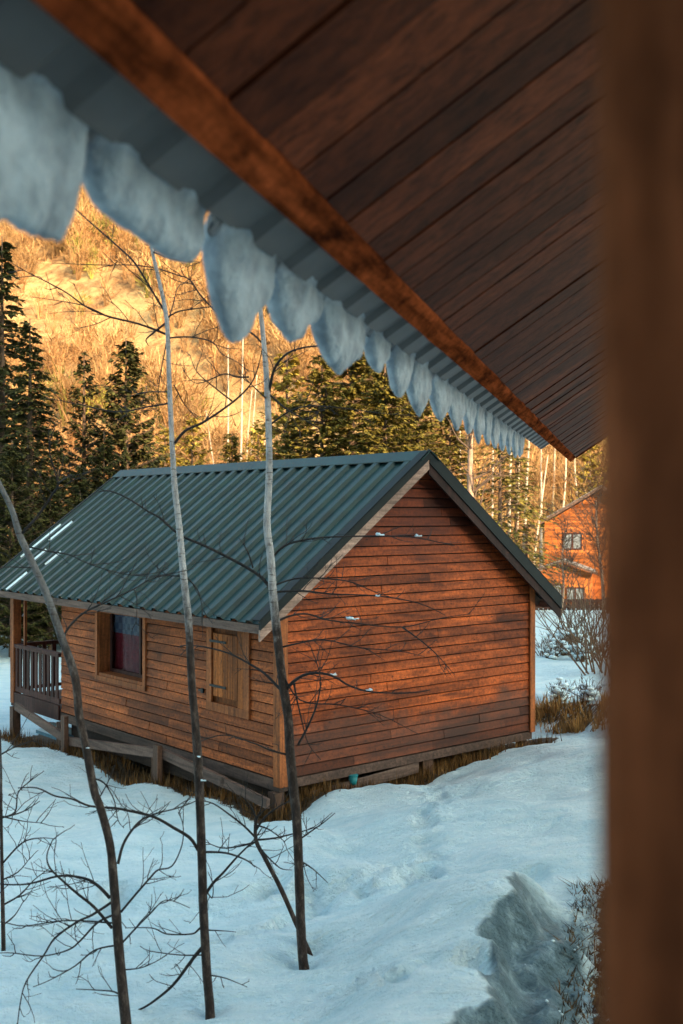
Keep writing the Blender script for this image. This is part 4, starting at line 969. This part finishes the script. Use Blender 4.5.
# ------------------------------------------------------------------ orange house and surroundings on the right
HY = 60.0
hp = px(545, 603, HY); hb = gz(hp.x, HY)
ho = empty('house', (hp.x, HY, hb), R(-15), 'bright orange wooden house with snowy gabled roof beyond the fence', 'house')
ux = HY / FPX
H1 = (603 - 523) * ux + (hp.z - hb); HA = H1 + 31 * ux * 1.05; HW = 2 * 55 * ux
def hboard(m, x0, x1, y, z0, zf, step=.17, col=1):
    pass
m = MB(); m.add([Vector(p) for p in ((0, 0, 0), (HW, 0, 0), (HW, 0, H1), (HW / 2, 0, HA), (0, 0, H1), (0, 7, 0), (HW, 7, 0), (HW, 7, H1), (HW / 2, 7, HA), (0, 7, H1))],
                [(0, 1, 2, 3, 4), (9, 8, 7, 6, 5), (0, 4, 9, 5), (1, 6, 7, 2), (2, 7, 8, 3), (4, 3, 8, 9)])
z = .1
while z < H1: m.box(-.02, HW + .02, -.03, -.002, z, z + .16, rnd.uniform(.75, 1.2)); z += .18
while z < HA - .15:
    hw = (HA - z - .16) / (HA - H1) * HW / 2; m.box(HW / 2 - hw, HW / 2 + hw, -.03, -.002, z, z + .16, rnd.uniform(.75, 1.2)); z += .18
m.build('wall', M_orange, ho)
def hroof(xc, hw, zt, drop, y0, y1, par, ov=.45, th=.16):
    for sgn in (-1, 1):
        m = MB(); k = (hw + ov) / hw
        a = Vector((xc, y0, zt + .06)); b = Vector((xc + sgn * hw * k, y0, zt + .06 - drop * k)); D_ = Vector((0, y1 - y0, 0)); U = Vector((0, 0, th))
        m.add([a, b, b + D_, a + D_, a + U, b + U, b + D_ + U, a + D_ + U], [(0, 3, 2, 1), (4, 5, 6, 7), (0, 1, 5, 4), (1, 2, 6, 5), (2, 3, 7, 6), (3, 0, 4, 7)]); r = m.build('roof', M_grey, par)
        m = MB(); U2 = Vector((0, 0, th + .05)); U = Vector((0, 0, th + .004)); a = a + Vector((0, .1, 0)); b = b + Vector((0, .1, 0)) - (b - a) * .06
        m.add([a + U, b + U, b + D_ + U, a + D_ + U, a + U2, b + U2, b + D_ + U2, a + D_ + U2], [(0, 3, 2, 1), (4, 5, 6, 7), (0, 1, 5, 4), (1, 2, 6, 5), (2, 3, 7, 6), (3, 0, 4, 7)]); m.build('snow_cover', M_oldsnow, r)
hroof(HW / 2, HW / 2, HA, HA - H1, -.6, 7.2, ho)
def hwin(x0, x1, z0, z1, y, par):
    m = MB(); f = .07
    m.box(x0 - f, x0, y - .06, y, z0 - f, z1 + f); m.box(x1, x1 + f, y - .06, y, z0 - f, z1 + f); m.box(x0, x1, y - .06, y, z1, z1 + f); m.box(x0, x1, y - .06, y, z0 - f, z0); m.box((x0 + x1) / 2 - .05, (x0 + x1) / 2 + .05, y - .055, y - .002, z0, z1)
    wo = m.build('window', M_rail, par); m = MB(); m.box(x0, x1, y - .03, y - .005, z0, z1); m.build('pane', M_white, wo); return wo
def hz(yp, Yd=HY): return (515 - yp) * Yd / FPX - hb
hwin((564 - 545) * ux, (580 - 545) * ux, hz(548), hz(534), -.031, ho)
# entrance porch with its own small gable
PYf = -2.2; uy = (HY + PYf) / FPX
def hxp(xp): return (xp - 341.5) * uy - hp.x
def hzp(yp): return (515 - yp) * uy - hb
xa, xb = hxp(546), hxp(601); za = hzp(573); zt = hzp(563)
m = MB(); m.add([Vector(p) for p in ((xa, PYf, 0), (xb, PYf, 0), (xb, PYf, za), ((xa + xb) / 2, PYf, zt), (xa, PYf, za), (xa, 0, 0), (xb, 0, 0), (xb, 0, za), ((xa + xb) / 2, 0, zt), (xa, 0, za))], [(0, 1, 2, 3, 4), (0, 4, 9, 5), (1, 6, 7, 2)])
m.build('porch_wall', M_orange, ho); hroof((xa + xb) / 2, (xb - xa) / 2, zt, zt - za, PYf - .4, -.62, ho, .3, .10)
hwin(hxp(557), hxp(572), hzp(600), hzp(585), PYf - .002, ho); hwin(hxp(578), hxp(593), hzp(600), hzp(588), PYf - .002, ho)
m = MB(); m.box(-1.3, -.03, 1.5, 5, H1 - .25, H1 - .1); m.box(-1.25, -1.1, 1.6, 1.75, 0, H1 - .25); m.build('side_canopy', M_grey, ho)
# dark fence in front of the house
fo = empty('fence', px(570, 612, 44), 0, 'dark wooden fence in front of the orange house', 'fence')
fz = gz(fo.location.x, 44); fo.location.z = fz
ft = (515 - 599) * 44 / FPX - fz
m = MB()
for i in range(46): m.box(-2.6 + i * .19, -2.6 + i * .19 + .165, -.02, .0, .12, ft + rnd.uniform(-.015, .015), rnd.uniform(.5, 1.2))
m.build('boards', M_rail, fo)
m = MB(); m.box(-2.7, 6.3, -.055, -.022, ft - .12, ft - .03); m.box(-2.7, 6.3, -.055, -.022, .2, .28); m.build('rail', M_rail, fo)
for i in range(5): m = MB(); m.box(-2.7 + i * 2.1, -2.6 + i * 2.1, .002, .10, -.3, ft + .06); m.build('fence_post', M_rail, fo)

# bare and snowy shrubs on the right
def shrub(name, label, x, y, Y, hpx, n, snowb, seed, mat=M_twig_brown, spread=.6, thick=.012, cat='shrub', group=None):
    r_ = random.Random(seed); p = px(x, y, Y); b = gz(p.x, Y); root = empty(name, (p.x, Y, b), 0, label, cat, group); H = hpx * Y / FPX; m = MB(); tips = []
    for _ in range(n):
        a = r_.uniform(0, 6.28); d = Vector((math.cos(a) * spread * r_.random(), math.sin(a) * spread * r_.random(), 1)).normalized(); q = [Vector((r_.gauss(0, .08 * H), r_.gauss(0, .08 * H), -.05))]; l = H * r_.uniform(.5, 1.1)
        for j in range(7): d = (d + Vector((r_.gauss(0, .16), r_.gauss(0, .16), .03))).normalized(); q.append(q[-1] + d * l / 7)
        m.tube(q, [max(.004, thick * (1 - .85 * j / 7)) for j in range(8)], 4, cap=False)
        for _ in range(9):
            i = r_.randint(1, 6); e = (q[i + 1] - q[i]).normalized() * .8 + Vector((r_.gauss(0, .6), r_.gauss(0, .6), r_.uniform(-.1, .6))); e = e.normalized() * l * r_.uniform(.12, .32); m.tube([q[i], q[i] + e * .5 + Vector((0, 0, .01)), q[i] + e], [thick * .4, thick * .3, thick * .18], 3, cap=False)
            tips.append(q[i] + e * .6)
    m.build('twigs', mat, root)
    if snowb:
        VV = []; FF = []
        for i in range(snowb): blob(r_.choice(tips), r_.uniform(.05, .15) * (H / 1.2) ** .5, i + seed * 10, .45, 7, 5, VV, FF)
        o = npmesh('snow_clumps', np.array(VV), np.array(FF), M_snow, smooth=True); o.parent = root; o['kind'] = 'stuff'
    return root
pole_tree('bare_tree', 'bare tree with reddish spreading twigs in front of the orange house', 604, 640, 596, 500, 40, 3.5, M_barkpink, nb=46, seed=77, blen=2.3)
pole_tree('bare_tree', 'slim bare tree with fine twigs before the left wall of the orange house', 560, 640, 566, 530, 42, 2.2, M_barkpink, nb=30, seed=78, blen=1.7)
shrub('bare_shrub', 'tall dark bare shrub before the orange house, right beside the post', 590, 640, 27, 150, 15, 0, 1, spread=1.0, thick=.020)
shrub('bare_shrub', 'thin bare shrub in front of the small porch gable of the orange house', 572, 650, 29, 115, 14, 0, 2, spread=1.0, thick=.018)
shrub('bare_shrub', 'low dark shrub touching the right corner of the cabin', 545, 650, 28, 34, 20, 5, 3, spread=1.2)
shrub('bare_shrub', 'bare shrub with thick stems rising from the snowy brush beside the post', 601, 655, 25, 130, 12, 0, 9, spread=.7, thick=.022)
for i, (x, y, Y, h, n, sn, lab) in enumerate(((552, 668, 27.5, 22, 26, 34, 'snow laden brush clump nearest the cabin corner'), (566, 662, 28.5, 30, 30, 42, 'largest snow laden brush clump in the middle'), (582, 668, 27, 24, 28, 36, 'snow laden brush clump right of the largest one'), (598, 664, 28, 30, 30, 26, 'brown brush clump with little snow beside the post'), (575, 655, 31, 30, 30, 26, 'snow dusted brush clump farthest back below the fence'))):
    shrub('snowy_shrub', lab, x, y, Y, h, n, sn, 20 + i, M_twig_brown, 1.3, .014, 'shrub', 'snow laden brush right of the cabin')
for i, (x, Y, h, lab) in enumerate(((560, 21.2, 24, 'snow speckled tuft of weeds at the middle of the grassy bank'), (588, 20.3, 30, 'snow speckled weeds on the bank beside the post'))):
    shrub('snowy_shrub', lab, x, 720, Y, h, 34, 30, 40 + i, M_twig_brown, 1.4, .010, 'shrub', 'weeds on the bank')
